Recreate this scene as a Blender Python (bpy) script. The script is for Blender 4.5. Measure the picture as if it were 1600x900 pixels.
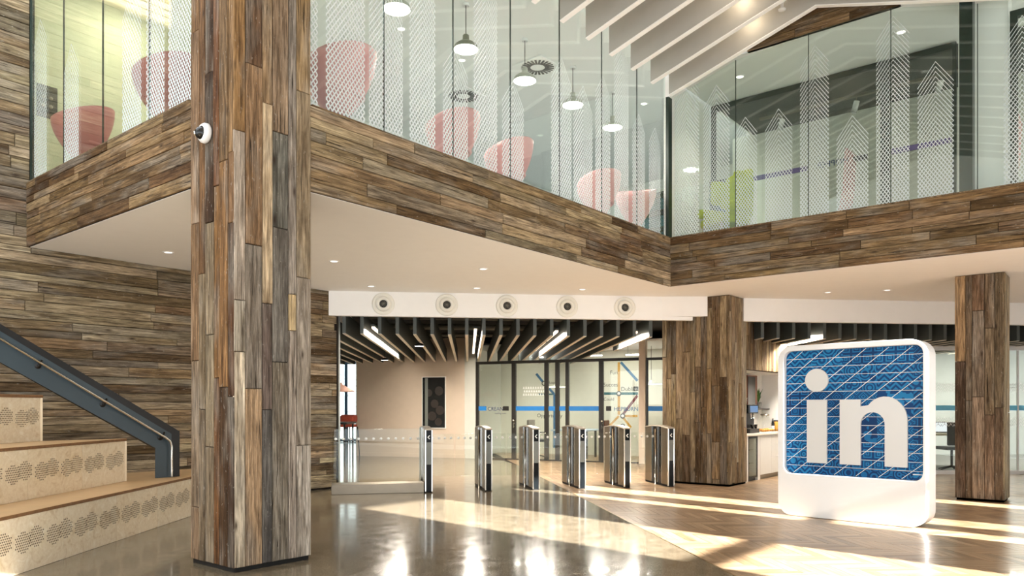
import bpy, bmesh, math, random
from mathutils import Matrix, Vector
random.seed(11)
for _o in list(bpy.data.objects):
    bpy.data.objects.remove(_o)
SC = bpy.context.scene
C = SC.collection

# ------------------------------------------------------------------ camera, sky, sun, exposure
FPX, HOR, EYE = 1180.0, 637.0, 1.3            # focal length (px of 1600), horizon row, eye height
TH = math.radians(39.2)                       # heading measured from the X axis
FW = (math.cos(TH), math.sin(TH))
RT = (math.sin(TH), -math.cos(TH))
cd = bpy.data.cameras.new('camera')
cam = bpy.data.objects.new('camera', cd)
C.objects.link(cam)
cam.location = (0, 0, EYE)
cam.rotation_euler = (math.pi / 2, 0, TH - math.pi / 2)
cd.sensor_width = 36.0
cd.lens = 36.0 * FPX / 1600.0
cd.shift_y = (HOR - 450.0) / 1600.0
cd.clip_start = 0.05
SC.camera = cam

SC.view_settings.view_transform = 'Standard'
SC.view_settings.look = 'None'
SC.view_settings.gamma = 1.0
SC.view_settings.use_curve_mapping = False
SC.view_settings.exposure = 0.18

world = bpy.data.worlds.new('sky')
SC.world = world
world.use_nodes = True
_bg = world.node_tree.nodes['Background']
_bg.inputs[0].default_value = (0.90, 0.95, 1.0, 1)
_bg.inputs[1].default_value = 3.1

SUN_EL = 0.41                                  # tangent of the sun's height
SUN_AZ = 0.10                                  # sideways drift of the beams along X
sd = bpy.data.lights.new('sun', 'SUN')
sd.energy = 58.0
sd.angle = math.radians(0.6)
sd.color = (1.0, 0.975, 0.93)
sun = bpy.data.objects.new('sun', sd)
C.objects.link(sun)
sun.rotation_euler = Vector((SUN_AZ, 1.0, -SUN_EL)).to_track_quat('-Z', 'Y').to_euler()
sun.location = (8, -12, 9)

# ------------------------------------------------------------------ helpers
def P(d, l, z=0.0):
    """point at depth d and sideways offset l from the eye"""
    return Vector((d * FW[0] + l * RT[0], d * FW[1] + l * RT[1], z))

def at(px, py, d):
    """point at depth d seen at photo pixel px, py"""
    return P(d, (px - 800.0) / FPX * d, EYE + (HOR - py) / FPX * d)

def px_of(v):
    d = v[0] * FW[0] + v[1] * FW[1]
    l = v[0] * RT[0] + v[1] * RT[1]
    if d < 0.1:
        return (-9999, -9999, d)
    return (800 + FPX * l / d, HOR - FPX * (v[2] - EYE) / d, d)

def lin(c):
    return tuple((x / 12.92 if x <= 0.04045 else ((x + 0.055) / 1.055) ** 2.4) for x in c)

def rgb(r, g, b):
    return lin((r / 255.0, g / 255.0, b / 255.0)) + (1.0,)

class NT:
    """tiny node-graph writer"""
    def __init__(self, name):
        self.m = bpy.data.materials.new(name)
        self.m.use_nodes = True
        self.t = self.m.node_tree
        self.t.nodes.clear()
        self.out = self.t.nodes.new('ShaderNodeOutputMaterial')
    def n(self, kind, **kw):
        nd = self.t.nodes.new('ShaderNode' + kind)
        for k, v in kw.items():
            setattr(nd, k, v)
        return nd
    def l(self, a, b):
        self.t.links.new(a, b)
    def val(self, sock, v):
        if hasattr(v, 'is_output') or isinstance(v, bpy.types.NodeSocket):
            self.l(v, sock)
        else:
            sock.default_value = v
    def math(self, op, a, b=None, c=None, clamp=False):
        nd = self.n('Math', operation=op)
        nd.use_clamp = clamp
        self.val(nd.inputs[0], a)
        if b is not None:
            self.val(nd.inputs[1], b)
        if c is not None:
            self.val(nd.inputs[2], c)
        return nd.outputs[0]
    def mix(self, f, a, b, blend='MIX'):
        nd = self.n('MixRGB', blend_type=blend)
        self.val(nd.inputs[0], f)
        self.val(nd.inputs[1], a)
        self.val(nd.inputs[2], b)
        return nd.outputs[0]
    def ramp(self, f, stops, interp='LINEAR'):
        nd = self.n('ValToRGB')
        r = nd.color_ramp
        r.interpolation = interp
        while len(r.elements) < len(stops):
            r.elements.new(0.5)
        for e, (p, c) in zip(r.elements, stops):
            e.position = p
            e.color = c if len(c) == 4 else tuple(c) + (1,)
        self.val(nd.inputs[0], f)
        return nd.outputs[0]
    def noise(self, vec, scale, detail=4, rough=0.55, dist=0.0):
        nd = self.n('TexNoise')
        self.l(vec, nd.inputs['Vector'])
        nd.inputs['Scale'].default_value = scale
        nd.inputs['Detail'].default_value = detail
        nd.inputs['Roughness'].default_value = rough
        nd.inputs['Distortion'].default_value = dist
        return nd.outputs[0]
    def mapping(self, vec, scale=(1, 1, 1), loc=(0, 0, 0), rot=(0, 0, 0)):
        nd = self.n('Mapping')
        self.l(vec, nd.inputs[0])
        nd.inputs['Scale'].default_value = scale
        nd.inputs['Location'].default_value = loc
        nd.inputs['Rotation'].default_value = rot
        return nd.outputs[0]
    def bsdf(self, col, rough=0.5, metal=0.0, spec=0.5, normal=None):
        b = self.n('BsdfPrincipled')
        self.val(b.inputs['Base Color'], col)
        self.val(b.inputs['Roughness'], rough)
        self.val(b.inputs['Metallic'], metal)
        b.inputs['Specular IOR Level'].default_value = spec
        if normal is not None:
            self.l(normal, b.inputs['Normal'])
        return b
    def bump(self, h, strength=0.4, dist=0.01):
        nd = self.n('Bump')
        nd.inputs['Strength'].default_value = strength
        nd.inputs['Distance'].default_value = dist
        self.l(h, nd.inputs['Height'])
        return nd.outputs[0]
    def done(self, shader):
        self.l(shader, self.out.inputs[0])
        return self.m

M = {}
def plain(name, col, rough=0.5, metal=0.0, spec=0.5, vary=0.05, scale=6.0):
    """solid colour with a faint procedural unevenness"""
    t = NT(name)
    tc = t.n('TexCoord')
    ns = t.noise(tc.outputs['Object'], scale, 3)
    a = tuple(max(0, c * (1 - vary)) for c in col[:3]) + (1,)
    b = tuple(min(1, c * (1 + vary)) for c in col[:3]) + (1,)
    b_ = t.bsdf(t.ramp(ns, [(0.3, a), (0.7, b)]), rough, metal, spec)
    M[name] = t.done(b_.outputs[0])
    return M[name]

def emit(name, col, strength):
    t = NT(name)
    e = t.n('Emission')
    e.inputs[0].default_value = col
    e.inputs[1].default_value = strength
    M[name] = t.done(e.outputs[0])
    return M[name]

def thin_ior(t, ior):
    """same reflectance whichever face of the sheet is met"""
    bf = t.n('NewGeometry').outputs['Backfacing']
    return t.math('SUBTRACT', ior, t.math('MULTIPLY', bf, ior - 1.0 / ior))

def glass(name, tint, refl=1.0, rough=0.0, ior=1.5):
    t = NT(name)
    fr = t.n('Fresnel')
    t.l(thin_ior(t, ior), fr.inputs[0])
    f = t.math('MULTIPLY', fr.outputs[0], refl, clamp=True)
    tr = t.n('BsdfTransparent')
    tr.inputs[0].default_value = tint
    gl = t.n('BsdfGlossy')
    gl.inputs['Color'].default_value = (0.95, 1, 0.98, 1)
    gl.inputs['Roughness'].default_value = rough
    mx = t.n('MixShader')
    t.l(f, mx.inputs[0]); t.l(tr.outputs[0], mx.inputs[1]); t.l(gl.outputs[0], mx.inputs[2])
    M[name] = t.done(mx.outputs[0])
    return M[name]

class MB:
    """collects simple solids into one mesh"""
    def __init__(self):
        self.v = []; self.f = []; self.mi = []; self.uv = None; self.smooth = []
    def add(self, vs, fs, mi=0, smooth=False):
        o = len(self.v)
        self.v += [tuple(p) for p in vs]
        for q in fs:
            self.f.append([i + o for i in q]); self.mi.append(mi); self.smooth.append(smooth)
        return self
    def box(self, c, s, rz=0.0, mi=0, mat=None):
        hx, hy, hz = s[0] / 2, s[1] / 2, s[2] / 2
        pts = [Vector((x, y, z)) for z in (-hz, hz) for x, y in ((-hx, -hy), (hx, -hy), (hx, hy), (-hx, hy))]
        Mx = mat if mat is not None else Matrix.Rotation(rz, 4, 'Z')
        pts = [Mx @ p + Vector(c) for p in pts]
        return self.add(pts, [(3, 2, 1, 0), (4, 5, 6, 7), (0, 1, 5, 4), (1, 2, 6, 5), (2, 3, 7, 6), (3, 0, 4, 7)], mi)
    def span(self, a, b, mi=0):
        return self.box([(x + y) / 2 for x, y in zip(a, b)], [abs(y - x) for x, y in zip(a, b)], 0, mi)
    def bar(self, p, q, w, h, mi=0, up=(0, 0, 1)):
        """box bar from p to q, w across, h along 'up'"""
        p, q = Vector(p), Vector(q)
        x = (q - p); L = x.length; x.normalize()
        up = Vector(up)
        y = up.cross(x)
        if y.length < 1e-4:
            y = Vector((0, 1, 0)).cross(x)
        y.normalize(); z = x.cross(y)
        R = Matrix((x, y, z)).transposed().to_4x4()
        return self.box((p + q) / 2, (L, w, h), 0, mi, R)
    def prism(self, poly, z0, z1, mi=0):
        n = len(poly)
        a = sum(poly[i][0] * poly[(i + 1) % n][1] - poly[(i + 1) % n][0] * poly[i][1] for i in range(n))
        if a < 0:
            poly = poly[::-1]
        vs = [(p[0], p[1], z0) for p in poly] + [(p[0], p[1], z1) for p in poly]
        fs = [tuple(range(n - 1, -1, -1)), tuple(range(n, 2 * n))]
        fs += [(i, (i + 1) % n, n + (i + 1) % n, n + i) for i in range(n)]
        return self.add(vs, fs, mi)
    def slab(self, poly3, nrm, th, mi=0):
        """polygon in space given a thickness along nrm"""
        nrm = Vector(nrm).normalized() * th
        n = len(poly3)
        vs = [Vector(p) for p in poly3] + [Vector(p) + nrm for p in poly3]
        fs = [tuple(range(n - 1, -1, -1)), tuple(range(n, 2 * n))]
        fs += [(i, (i + 1) % n, n + (i + 1) % n, n + i) for i in range(n)]
        return self.add(vs, fs, mi)
    def tube(self, pts, r, n=10, mi=0, caps=True):
        pts = [Vector(p) for p in pts]
        rs = r if isinstance(r, (list, tuple)) else [r] * len(pts)
        vs = []; fs = []
        prev = None
        for i, p in enumerate(pts):
            if i == 0: t = pts[1] - pts[0]
            elif i == len(pts) - 1: t = pts[-1] - pts[-2]
            else: t = (pts[i + 1] - pts[i]).normalized() + (pts[i] - pts[i - 1]).normalized()
            t.normalize()
            ref = Vector((0, 0, 1)) if abs(t.z) < 0.95 else Vector((1, 0, 0))
            if prev is not None:
                ref = prev
            a = t.cross(ref)
            if a.length < 1e-5: a = t.cross(Vector((0, 1, 0)))
            a.normalize(); b = a.cross(t).normalized(); prev = b
            for k in range(n):
                an = 2 * math.pi * k / n
                vs.append(p + (a * math.cos(an) + b * math.sin(an)) * rs[i])
        for i in range(len(pts) - 1):
            for k in range(n):
                fs.append((i * n + k, i * n + (k + 1) % n, (i + 1) * n + (k + 1) % n, (i + 1) * n + k))
        self.add(vs, fs, mi, True)
        if caps:
            o = len(self.v) - len(vs)
            self.f.append([o + k for k in range(n)]); self.mi.append(mi); self.smooth.append(False)
            self.f.append([o + (len(pts) - 1) * n + k for k in range(n - 1, -1, -1)]); self.mi.append(mi); self.smooth.append(False)
        return self
    def lathe(self, prof, c=(0, 0, 0), n=28, mi=0, axis=None, smooth=True):
        """profile of (radius, height) turned about an axis"""
        c = Vector(c)
        R = Matrix.Identity(3)
        if axis is not None:
            R = Vector(axis).to_track_quat('Z', 'Y').to_matrix()
        vs = []; fs = []
        for r, z in prof:
            for k in range(n):
                an = 2 * math.pi * k / n
                vs.append(c + R @ Vector((max(r, 1e-4) * math.cos(an), max(r, 1e-4) * math.sin(an), z)))
        for i in range(len(prof) - 1):
            for k in range(n):
                fs.append((i * n + k, i * n + (k + 1) % n, (i + 1) * n + (k + 1) % n, (i + 1) * n + k))
        return self.add(vs, fs, mi, smooth)
    def build(self, name, mat, parent=None, bevel=0.0, mw=None, seg=2):
        me = bpy.data.meshes.new(name)
        me.from_pydata(self.v, [], self.f)
        mats = mat if isinstance(mat, (list, tuple)) else [mat]
        for m in mats:
            me.materials.append(M[m] if isinstance(m, str) else m)
        for p, i, s in zip(me.polygons, self.mi, self.smooth):
            p.material_index = i
            p.use_smooth = s
        me.update()
        o = bpy.data.objects.new(name, me)
        C.objects.link(o)
        if mw is not None:
            o.matrix_world = mw
        if parent is not None:
            put(o, parent)
        if bevel > 0:
            bm = o.modifiers.new('bevel', 'BEVEL')
            bm.width = bevel; bm.segments = seg; bm.limit_method = 'ANGLE'
        return o

def put(o, parent):
    """parent without moving"""
    o.parent = parent
    o.matrix_parent_inverse = parent.matrix_basis.inverted()

def thing(name, loc=(0, 0, 0), rz=0.0):
    o = bpy.data.objects.new(name, None)
    C.objects.link(o)
    o.empty_display_size = 0.1
    o.matrix_basis = Matrix.Translation(Vector(loc)) @ Matrix.Rotation(rz, 4, 'Z')
    return o

def tag(o, label, cat, group=None):
    o['label'] = label
    o['category'] = cat
    if group:
        o['group'] = group
    return o

def struct(o):
    o['kind'] = 'structure'
    return o

def stuff(o):
    o['kind'] = 'stuff'
    return o

def copy_tree(o, mw=None, parent=None):
    c = o.copy()
    C.objects.link(c)
    if parent is not None:
        inv = o.matrix_parent_inverse.copy()
        c.parent = parent
        c.matrix_parent_inverse = inv
    if mw is not None:
        c.matrix_basis = mw
    for ch in o.children:
        copy_tree(ch, None, c)
    return c

def text_mesh(name, s, size, mw, mat, parent=None, depth=0.0, align='LEFT', bold=0.0):
    cu = bpy.data.curves.new(name, 'FONT')
    cu.body = s; cu.size = size; cu.align_x = align; cu.extrude = depth; cu.offset = bold
    cu.resolution_u = 3
    tmp = bpy.data.objects.new(name + '_tmp', cu)
    C.objects.link(tmp)
    bpy.context.view_layer.update()
    dg = bpy.context.evaluated_depsgraph_get()
    me = bpy.data.meshes.new_from_object(tmp.evaluated_get(dg))
    bpy.data.objects.remove(tmp)
    me.name = name
    me.materials.clear(); me.materials.append(M[mat])
    o = bpy.data.objects.new(name, me)
    C.objects.link(o)
    o.matrix_world = mw
    o.matrix_basis = mw
    if parent is not None:
        put(o, parent)
    return o

def frame_mw(origin, xdir, up=(0, 0, 1)):
    """local x along xdir, local y up, local z out of the face"""
    x = Vector(xdir).normalized(); y = Vector(up).normalized(); z = x.cross(y)
    m = Matrix((x, y, z)).transposed().to_4x4()
    m.translation = Vector(origin)
    return m
# ------------------------------------------------------------------ materials
def wood_mat(name):
    """weathered reclaimed board: colour from each board, grain along its length"""
    t = NT(name)
    tc = t.n('TexCoord'); oi = t.n('ObjectInfo')
    off = t.math('MULTIPLY', oi.outputs['Random'], 57.0)
    cx = t.n('CombineXYZ'); t.l(off, cx.inputs[0]); t.l(off, cx.inputs[1]); t.l(off, cx.inputs[2])
    va = t.n('VectorMath', operation='ADD'); t.l(tc.outputs['Object'], va.inputs[0]); t.l(cx.outputs[0], va.inputs[1])
    v = va.outputs[0]
    fine = t.noise(t.mapping(v, (3.0, 120, 120)), 1.0, 4, 0.6, 0.3)
    mid_ = t.noise(t.mapping(v, (3.2, 42, 42)), 1.0, 7, 0.7, 0.5)
    broad = t.noise(t.mapping(v, (1.6, 10, 10)), 1.0, 4, 0.6, 0.8)
    patch = t.noise(t.mapping(v, (1.2, 4, 4)), 1.0, 3, 0.55)
    crack = t.noise(t.mapping(v, (1.8, 64, 64)), 1.0, 4, 0.6, 0.7)
    spots = t.noise(t.mapping(v, (22, 48, 48)), 1.0, 3, 0.6)
    knot = t.n('TexVoronoi'); t.l(t.mapping(v, (2.2, 6.5, 6.5)), knot.inputs['Vector']); knot.inputs['Scale'].default_value = 1.0
    base = oi.outputs['Color']
    g1 = t.ramp(mid_, [(0.30, (0.34, 0.31, 0.28, 1)), (0.48, (0.90, 0.89, 0.87, 1)), (0.68, (1.70, 1.70, 1.68, 1))])
    g0 = t.ramp(fine, [(0.30, (0.62, 0.60, 0.58, 1)), (0.70, (1.35, 1.35, 1.34, 1))])
    g1 = t.mix(1.0, g1, g0, 'MULTIPLY')
    c = t.mix(1.0, base, g1, 'MULTIPLY')
    g2 = t.ramp(broad, [(0.30, (0.48, 0.43, 0.37, 1)), (0.5, (0.97, 0.96, 0.95, 1)), (0.72, (1.32, 1.34, 1.36, 1))])
    c = t.mix(0.9, c, g2, 'MULTIPLY')
    pw = t.ramp(patch, [(0.50, (0, 0, 0, 1)), (0.66, (1, 1, 1, 1))])
    c = t.mix(t.math('MULTIPLY', pw, 0.5), c, t.mix(1.0, (0.235, 0.215, 0.185, 1), g1, 'MULTIPLY'))
    cr = t.ramp(crack, [(0.32, (1, 1, 1, 1)), (0.385, (0, 0, 0, 1))])
    c = t.mix(t.math('MULTIPLY', cr, 0.9), c, (0.014, 0.010, 0.007, 1))
    sp = t.ramp(spots, [(0.64, (0, 0, 0, 1)), (0.71, (1, 1, 1, 1))])
    c = t.mix(t.math('MULTIPLY', sp, 0.4), c, (0.40, 0.37, 0.32, 1))
    kn = t.ramp(knot.outputs['Distance'], [(0.03, (1, 1, 1, 1)), (0.09, (0.4, 0.4, 0.4, 1)), (0.15, (0, 0, 0, 1))])
    c = t.mix(t.math('MULTIPLY', kn, 0.85), c, (0.03, 0.017, 0.01, 1))
    hh = t.math('SUBTRACT', mid_, t.math('MULTIPLY', cr, 0.6))
    nb = t.bump(hh, 0.7, 0.008)
    M[name] = t.done(t.bsdf(c, 0.82, 0, 0.2, nb).outputs[0])
wood_mat('reclaimed_wood')

def concrete_mat():
    t = NT('polished_concrete')
    g = t.n('NewGeometry')
    big = t.noise(g.outputs['Position'], 0.9, 4, 0.6)
    mid = t.noise(g.outputs['Position'], 7, 4, 0.6)
    fine = t.noise(g.outputs['Position'], 90, 2, 0.6)
    agg = t.n('TexVoronoi'); t.l(g.outputs['Position'], agg.inputs['Vector']); agg.inputs['Scale'].default_value = 75
    c = t.ramp(big, [(0.3, rgb(96, 85, 68)), (0.7, rgb(120, 108, 88))])
    c = t.mix(0.35, c, t.ramp(mid, [(0.35, rgb(80, 71, 57)), (0.7, rgb(138, 126, 106))]))
    c = t.mix(t.ramp(fine, [(0.56, (0, 0, 0, 1)), (0.68, (.4, .4, .4, 1))]), c, rgb(176, 168, 152))
    c = t.mix(t.ramp(agg.outputs['Distance'], [(0.12, (.55, .55, .55, 1)), (0.3, (0, 0, 0, 1))]), c, rgb(86, 79, 68))
    rg = t.ramp(mid, [(0.3, (.10, .10, .10, 1)), (0.8, (.20, .20, .20, 1))])
    b = t.bsdf(c, 0.1, 0, 0.32)
    t.l(rg, b.inputs['Roughness'])
    b.inputs['Coat Weight'].default_value = 0.10
    b.inputs['Coat Roughness'].default_value = 0.03
    M['polished_concrete'] = t.done(b.outputs[0])
concrete_mat()

def parquet_mat():
    t = NT('oak_parquet')
    tc = t.n('TexCoord'); g = t.n('NewGeometry'); uv = t.n('UVMap')
    rnd = g.outputs['Random Per Island']
    oi = t.n('ObjectInfo')
    r = t.math('FRACT', t.math('ADD', rnd, t.math('MULTIPLY', oi.outputs['Random'], 7.3)))
    col = t.ramp(r, [(0.0, rgb(130, 108, 82)), (0.25, rgb(158, 133, 104)), (0.5, rgb(172, 147, 116)), (0.75, rgb(142, 118, 90)), (1.0, rgb(186, 161, 130))])
    off = t.math('MULTIPLY', r, 91.0)
    cx = t.n('CombineXYZ'); t.l(off, cx.inputs[0]); t.l(off, cx.inputs[1])
    va = t.n('VectorMath', operation='ADD'); t.l(uv.outputs[0], va.inputs[0]); t.l(cx.outputs[0], va.inputs[1])
    gr = t.noise(t.mapping(va.outputs[0], (2.5, 60, 1)), 1.0, 5, 0.6, 0.4)
    c = t.mix(1.0, col, t.ramp(gr, [(0.3, (0.60, 0.56, 0.52, 1)), (0.65, (1.16, 1.12, 1.12, 1))]), 'MULTIPLY')
    b = t.bsdf(c, 0.28, 0, 0.4)
    b.inputs['Coat Weight'].default_value = 0.12
    b.inputs['Coat Roughness'].default_value = 0.06
    M['oak_parquet'] = t.done(b.outputs[0])
parquet_mat()

def ply_mat():
    t = NT('birch_plywood')
    tc = t.n('TexCoord'); oi = t.n('ObjectInfo')
    off = t.math('MULTIPLY', oi.outputs['Random'], 31.0)
    cx = t.n('CombineXYZ'); t.l(off, cx.inputs[0]); t.l(off, cx.inputs[1]); t.l(off, cx.inputs[2])
    va = t.n('VectorMath', operation='ADD'); t.l(tc.outputs['Object'], va.inputs[0]); t.l(cx.outputs[0], va.inputs[1])
    gr = t.noise(t.mapping(va.outputs[0], (7, 7, 1.6)), 1.0, 4, 0.55, 1.6)
    fl = t.noise(t.mapping(va.outputs[0], (30, 30, 2.2)), 1.0, 3, 0.5, 0.6)
    c = t.ramp(gr, [(0.3, rgb(214, 190, 152)), (0.48, rgb(238, 222, 194)), (0.52, rgb(230, 212, 180)), (0.7, rgb(246, 234, 212))])
    c = t.mix(0.25, c, t.ramp(fl, [(0.35, rgb(214, 192, 156)), (0.65, rgb(246, 234, 212))]))
    hue = t.mix(oi.outputs['Random'], (1, 0.97, 0.92, 1), (0.96, 0.97, 0.98, 1))
    c = t.mix(1.0, c, hue, 'MULTIPLY')
    M['birch_plywood'] = t.done(t.bsdf(c, 0.38, 0, 0.4).outputs[0])
ply_mat()

def print_glass():
    """clear pane with a printed lattice: mountain shaped strips, lines fading upwards; UV in metres"""
    t = NT('printed_glass')
    uv = t.n('UVMap')
    sp = t.n('SeparateXYZ'); t.l(uv.outputs[0], sp.inputs[0])
    u, z = sp.outputs[0], sp.outputs[1]
    SW = 0.48
    us = t.math('DIVIDE', u, SW)
    sid = t.math('FLOOR', us)
    loc = t.math('MULTIPLY', t.math('SUBTRACT', t.math('FRACT', us), 0.5), SW)      # metres from the strip centre
    wn = t.n('TexWhiteNoise', noise_dimensions='1D'); t.l(sid, wn.inputs['W'])
    wn2 = t.n('TexWhiteNoise', noise_dimensions='1D'); t.l(t.math('ADD', sid, 37.3), wn2.inputs['W'])
    peak = t.math('ADD', t.math('MULTIPLY', wn.outputs['Value'], 1.7), 1.2)
    halfw = t.math('MULTIPLY', t.math('ADD', t.math('MULTIPLY', wn2.outputs['Value'], 0.07), 0.17), t.math('LESS_THAN', wn2.outputs['Value'], 0.82))
    al = t.math('ABSOLUTE', loc)
    ridge = t.math('SUBTRACT', peak, t.math('MULTIPLY', al, 1.45))                 # outline of the mountain
    inside = t.math('MULTIPLY', t.math('LESS_THAN', z, ridge), t.math('LESS_THAN', al, halfw))
    pit = 0.062
    k = 1.45
    up = t.math('FRACT', t.math('DIVIDE', t.math('ADD', t.math('SUBTRACT', z, peak), t.math('MULTIPLY', al, k)), pit))
    dn = t.math('FRACT', t.math('DIVIDE', t.math('SUBTRACT', t.math('SUBTRACT', z, peak), t.math('MULTIPLY', al, k)), pit))
    rel = t.math('DIVIDE', z, peak, clamp=True)
    w1 = t.math('SUBTRACT', 0.38, t.math('MULTIPLY', rel, 0.22))
    w2 = t.math('SUBTRACT', 0.38, t.math('MULTIPLY', rel, 0.44))
    L1 = t.math('LESS_THAN', up, w1)
    L2 = t.math('LESS_THAN', dn, w2)
    m = t.math('MULTIPLY', inside, t.math('MAXIMUM', L1, L2))
    fr = t.n('Fresnel'); t.l(thin_ior(t, 1.5), fr.inputs[0])
    f = t.math('MULTIPLY', fr.outputs[0], 1.25, clamp=True)
    tr = t.n('BsdfTransparent'); tr.inputs[0].default_value = (0.955, 0.985, 0.972, 1)
    gl = t.n('BsdfGlossy'); gl.inputs['Roughness'].default_value = 0.0; gl.inputs['Color'].default_value = (0.92, 1, 0.97, 1)
    mx = t.n('MixShader'); t.l(f, mx.inputs[0]); t.l(tr.outputs[0], mx.inputs[1]); t.l(gl.outputs[0], mx.inputs[2])
    df = t.n('BsdfDiffuse'); df.inputs[0].default_value = rgb(226, 234, 236)
    tl = t.n('BsdfTranslucent'); tl.inputs[0].default_value = rgb(226, 234, 236)
    ink = t.n('MixShader'); ink.inputs[0].default_value = 0.35; t.l(df.outputs[0], ink.inputs[1]); t.l(tl.outputs[0], ink.inputs[2])
    m2 = t.n('MixShader'); t.l(t.math('MULTIPLY', m, 0.95), m2.inputs[0]); t.l(mx.outputs[0], m2.inputs[1]); t.l(ink.outputs[0], m2.inputs[2])
    M['printed_glass'] = t.done(m2.outputs[0])
print_glass()

plain('plaster_white', rgb(246, 245, 242), 0.75, vary=0.01)
plain('plaster_warm', rgb(246, 244, 240), 0.7, vary=0.01)
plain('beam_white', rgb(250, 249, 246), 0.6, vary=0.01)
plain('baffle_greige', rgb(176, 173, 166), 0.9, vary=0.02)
plain('wall_beige', rgb(212, 194, 174), 0.6, vary=0.02)
plain('wall_cream', rgb(206, 204, 166), 0.7, vary=0.02)
plain('wall_pale', rgb(226, 230, 226), 0.7, vary=0.02)
plain('wall_grey_white', rgb(214, 214, 204), 0.7, vary=0.02)
plain('backing_dark', rgb(38, 30, 24), 0.9)
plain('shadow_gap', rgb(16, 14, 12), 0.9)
plain('fin_dark', rgb(66, 72, 70), 0.55)
plain('void_black', rgb(28, 27, 25), 0.9)
plain('duct_grey', rgb(120, 116, 104), 0.6)
plain('frame_black', rgb(30, 26, 22), 0.4)
plain('frame_green', rgb(26, 42, 36), 0.3)
plain('steel_blue_black', rgb(54, 68, 76), 0.42, spec=0.5)
plain('steel_black', rgb(14, 15, 16), 0.45)
plain('chrome', rgb(225, 222, 214), 0.12, 1.0)
plain('brushed_steel', rgb(142, 131, 115), 0.36, 1.0)
plain('dark_gloss', rgb(20, 22, 24), 0.08)
plain('gate_glass', rgb(12, 15, 17), 0.18, spec=0.15)
plain('paint_white', rgb(232, 232, 231), 0.4, vary=0.005)
plain('paint_white_gloss', rgb(218, 218, 216), 0.3, vary=0.005)
plain('nozzle_white', rgb(236, 234, 224), 0.45, vary=0.01)
plain('nozzle_black', rgb(18, 18, 16), 0.5)
plain('brass', rgb(150, 128, 84), 0.3, 1.0)
plain('pink_shell', rgb(238, 176, 178), 0.45, vary=0.02)
plain('pink_deep', rgb(196, 120, 112), 0.45, vary=0.03)
plain('lime_fabric', rgb(176, 186, 44), 0.85, vary=0.1, scale=30)
plain('lamp_green', rgb(96, 102, 84), 0.4)
plain('lamp_grey', rgb(170, 172, 160), 0.4)
plain('lamp_inner', rgb(245, 243, 235), 0.6)
plain('blue_stripe', rgb(28, 116, 186), 0.5)
plain('sky_stripe', rgb(120, 206, 240), 0.5)
plain('purple_stripe', rgb(88, 72, 124), 0.6)
plain('ink_navy', rgb(34, 52, 96), 0.6)
plain('ink_black', rgb(26, 26, 26), 0.6)
plain('ink_white', rgb(240, 240, 236), 0.6)
plain('ink_dark_teal', rgb(54, 104, 112), 0.6)
plain('ink_orange', rgb(196, 150, 66), 0.6)
plain('ink_blue', rgb(46, 104, 150), 0.6)
plain('ink_maroon', rgb(110, 50, 56), 0.6)
plain('worktop', rgb(226, 218, 204), 0.35)
plain('cabinet_white', rgb(228, 226, 220), 0.4, vary=0.01)
plain('leaf', rgb(66, 112, 48), 0.6, vary=0.2, scale=40)
plain('pot_grey', rgb(116, 120, 116), 0.6)
plain('pastry', rgb(204, 142, 72), 0.7, vary=0.25, scale=40)
plain('carton_orange', rgb(214, 160, 70), 0.5)
plain('carton_purple', rgb(110, 96, 170), 0.4)
plain('blue_panel', rgb(60, 100, 150), 0.3)
plain('copper_brown', rgb(112, 66, 44), 0.5)
plain('red_weave', rgb(168, 74, 56), 0.9, vary=0.3, scale=60)
plain('copper_pink', rgb(214, 168, 150), 0.4)
plain('window_blue', rgb(66, 100, 134), 0.4)
plain('fabric_grey', rgb(132, 126, 120), 0.9, vary=0.1, scale=40)
plain('desk_wood', rgb(196, 186, 160), 0.4)
plain('rug_yellow', rgb(190, 160, 60), 0.9)
plain('linen', rgb(176, 196, 214), 0.6)
plain('ceiling_grey', rgb(234, 236, 234), 0.8, vary=0.01)
plain('carpet', rgb(150, 150, 146), 0.95, vary=0.2, scale=50)
plain('tread_ply', rgb(200, 166, 122), 0.4, vary=0.06, scale=5)
plain('ply_edge', rgb(128, 92, 58), 0.6, vary=0.2, scale=40)
plain('hole_dark', rgb(88, 70, 48), 0.9)
plain('fin_edge', rgb(198, 188, 172), 0.6, vary=0.03)
plain('motif_dim', rgb(46, 38, 34), 0.5)
emit('lamp_glow', (1.0, 0.95, 0.85, 1), 9.0)
emit('strip_glow', (1.0, 0.80, 0.60, 1), 3.0)
emit('downlight_glow', (1.0, 0.93, 0.82, 1), 2.2)
emit('screen_glow', (0.9, 0.95, 1.0, 1), 1.0)
glass('clear_glass', (0.93, 0.97, 0.95, 1), 1.0)
glass('room_glass', (0.94, 0.955, 0.925, 1), 0.8)
glass('wing_glass', (0.94, 0.95, 0.93, 1), 0.55)
glass('jar_glass', (0.95, 0.96, 0.95, 1), 1.2)
# ------------------------------------------------------------------ large structure
Z_SOF, Z_BAND, Z_UP = 3.16, 3.90, 3.86
PAL_MIX = [(122, 106, 84), (134, 119, 97), (108, 91, 69), (98, 80, 59), (140, 128, 108), (118, 109, 95), (112, 95, 73), (90, 73, 54), (132, 119, 99), (152, 139, 117)]
PAL_WALL = [(128, 116, 98), (142, 131, 113), (112, 102, 88), (98, 84, 66), (150, 140, 122), (120, 112, 100), (134, 118, 96), (88, 74, 58), (144, 133, 115), (106, 92, 74)]
PAL_DARK = [(108, 89, 65), (98, 79, 57), (116, 97, 73), (90, 72, 52), (122, 104, 80), (102, 84, 62), (128, 109, 84)]
PAL_COL = [(126, 110, 89), (114, 97, 76), (136, 121, 100), (108, 92, 74), (130, 116, 96), (98, 82, 64), (142, 124, 98)]

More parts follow.
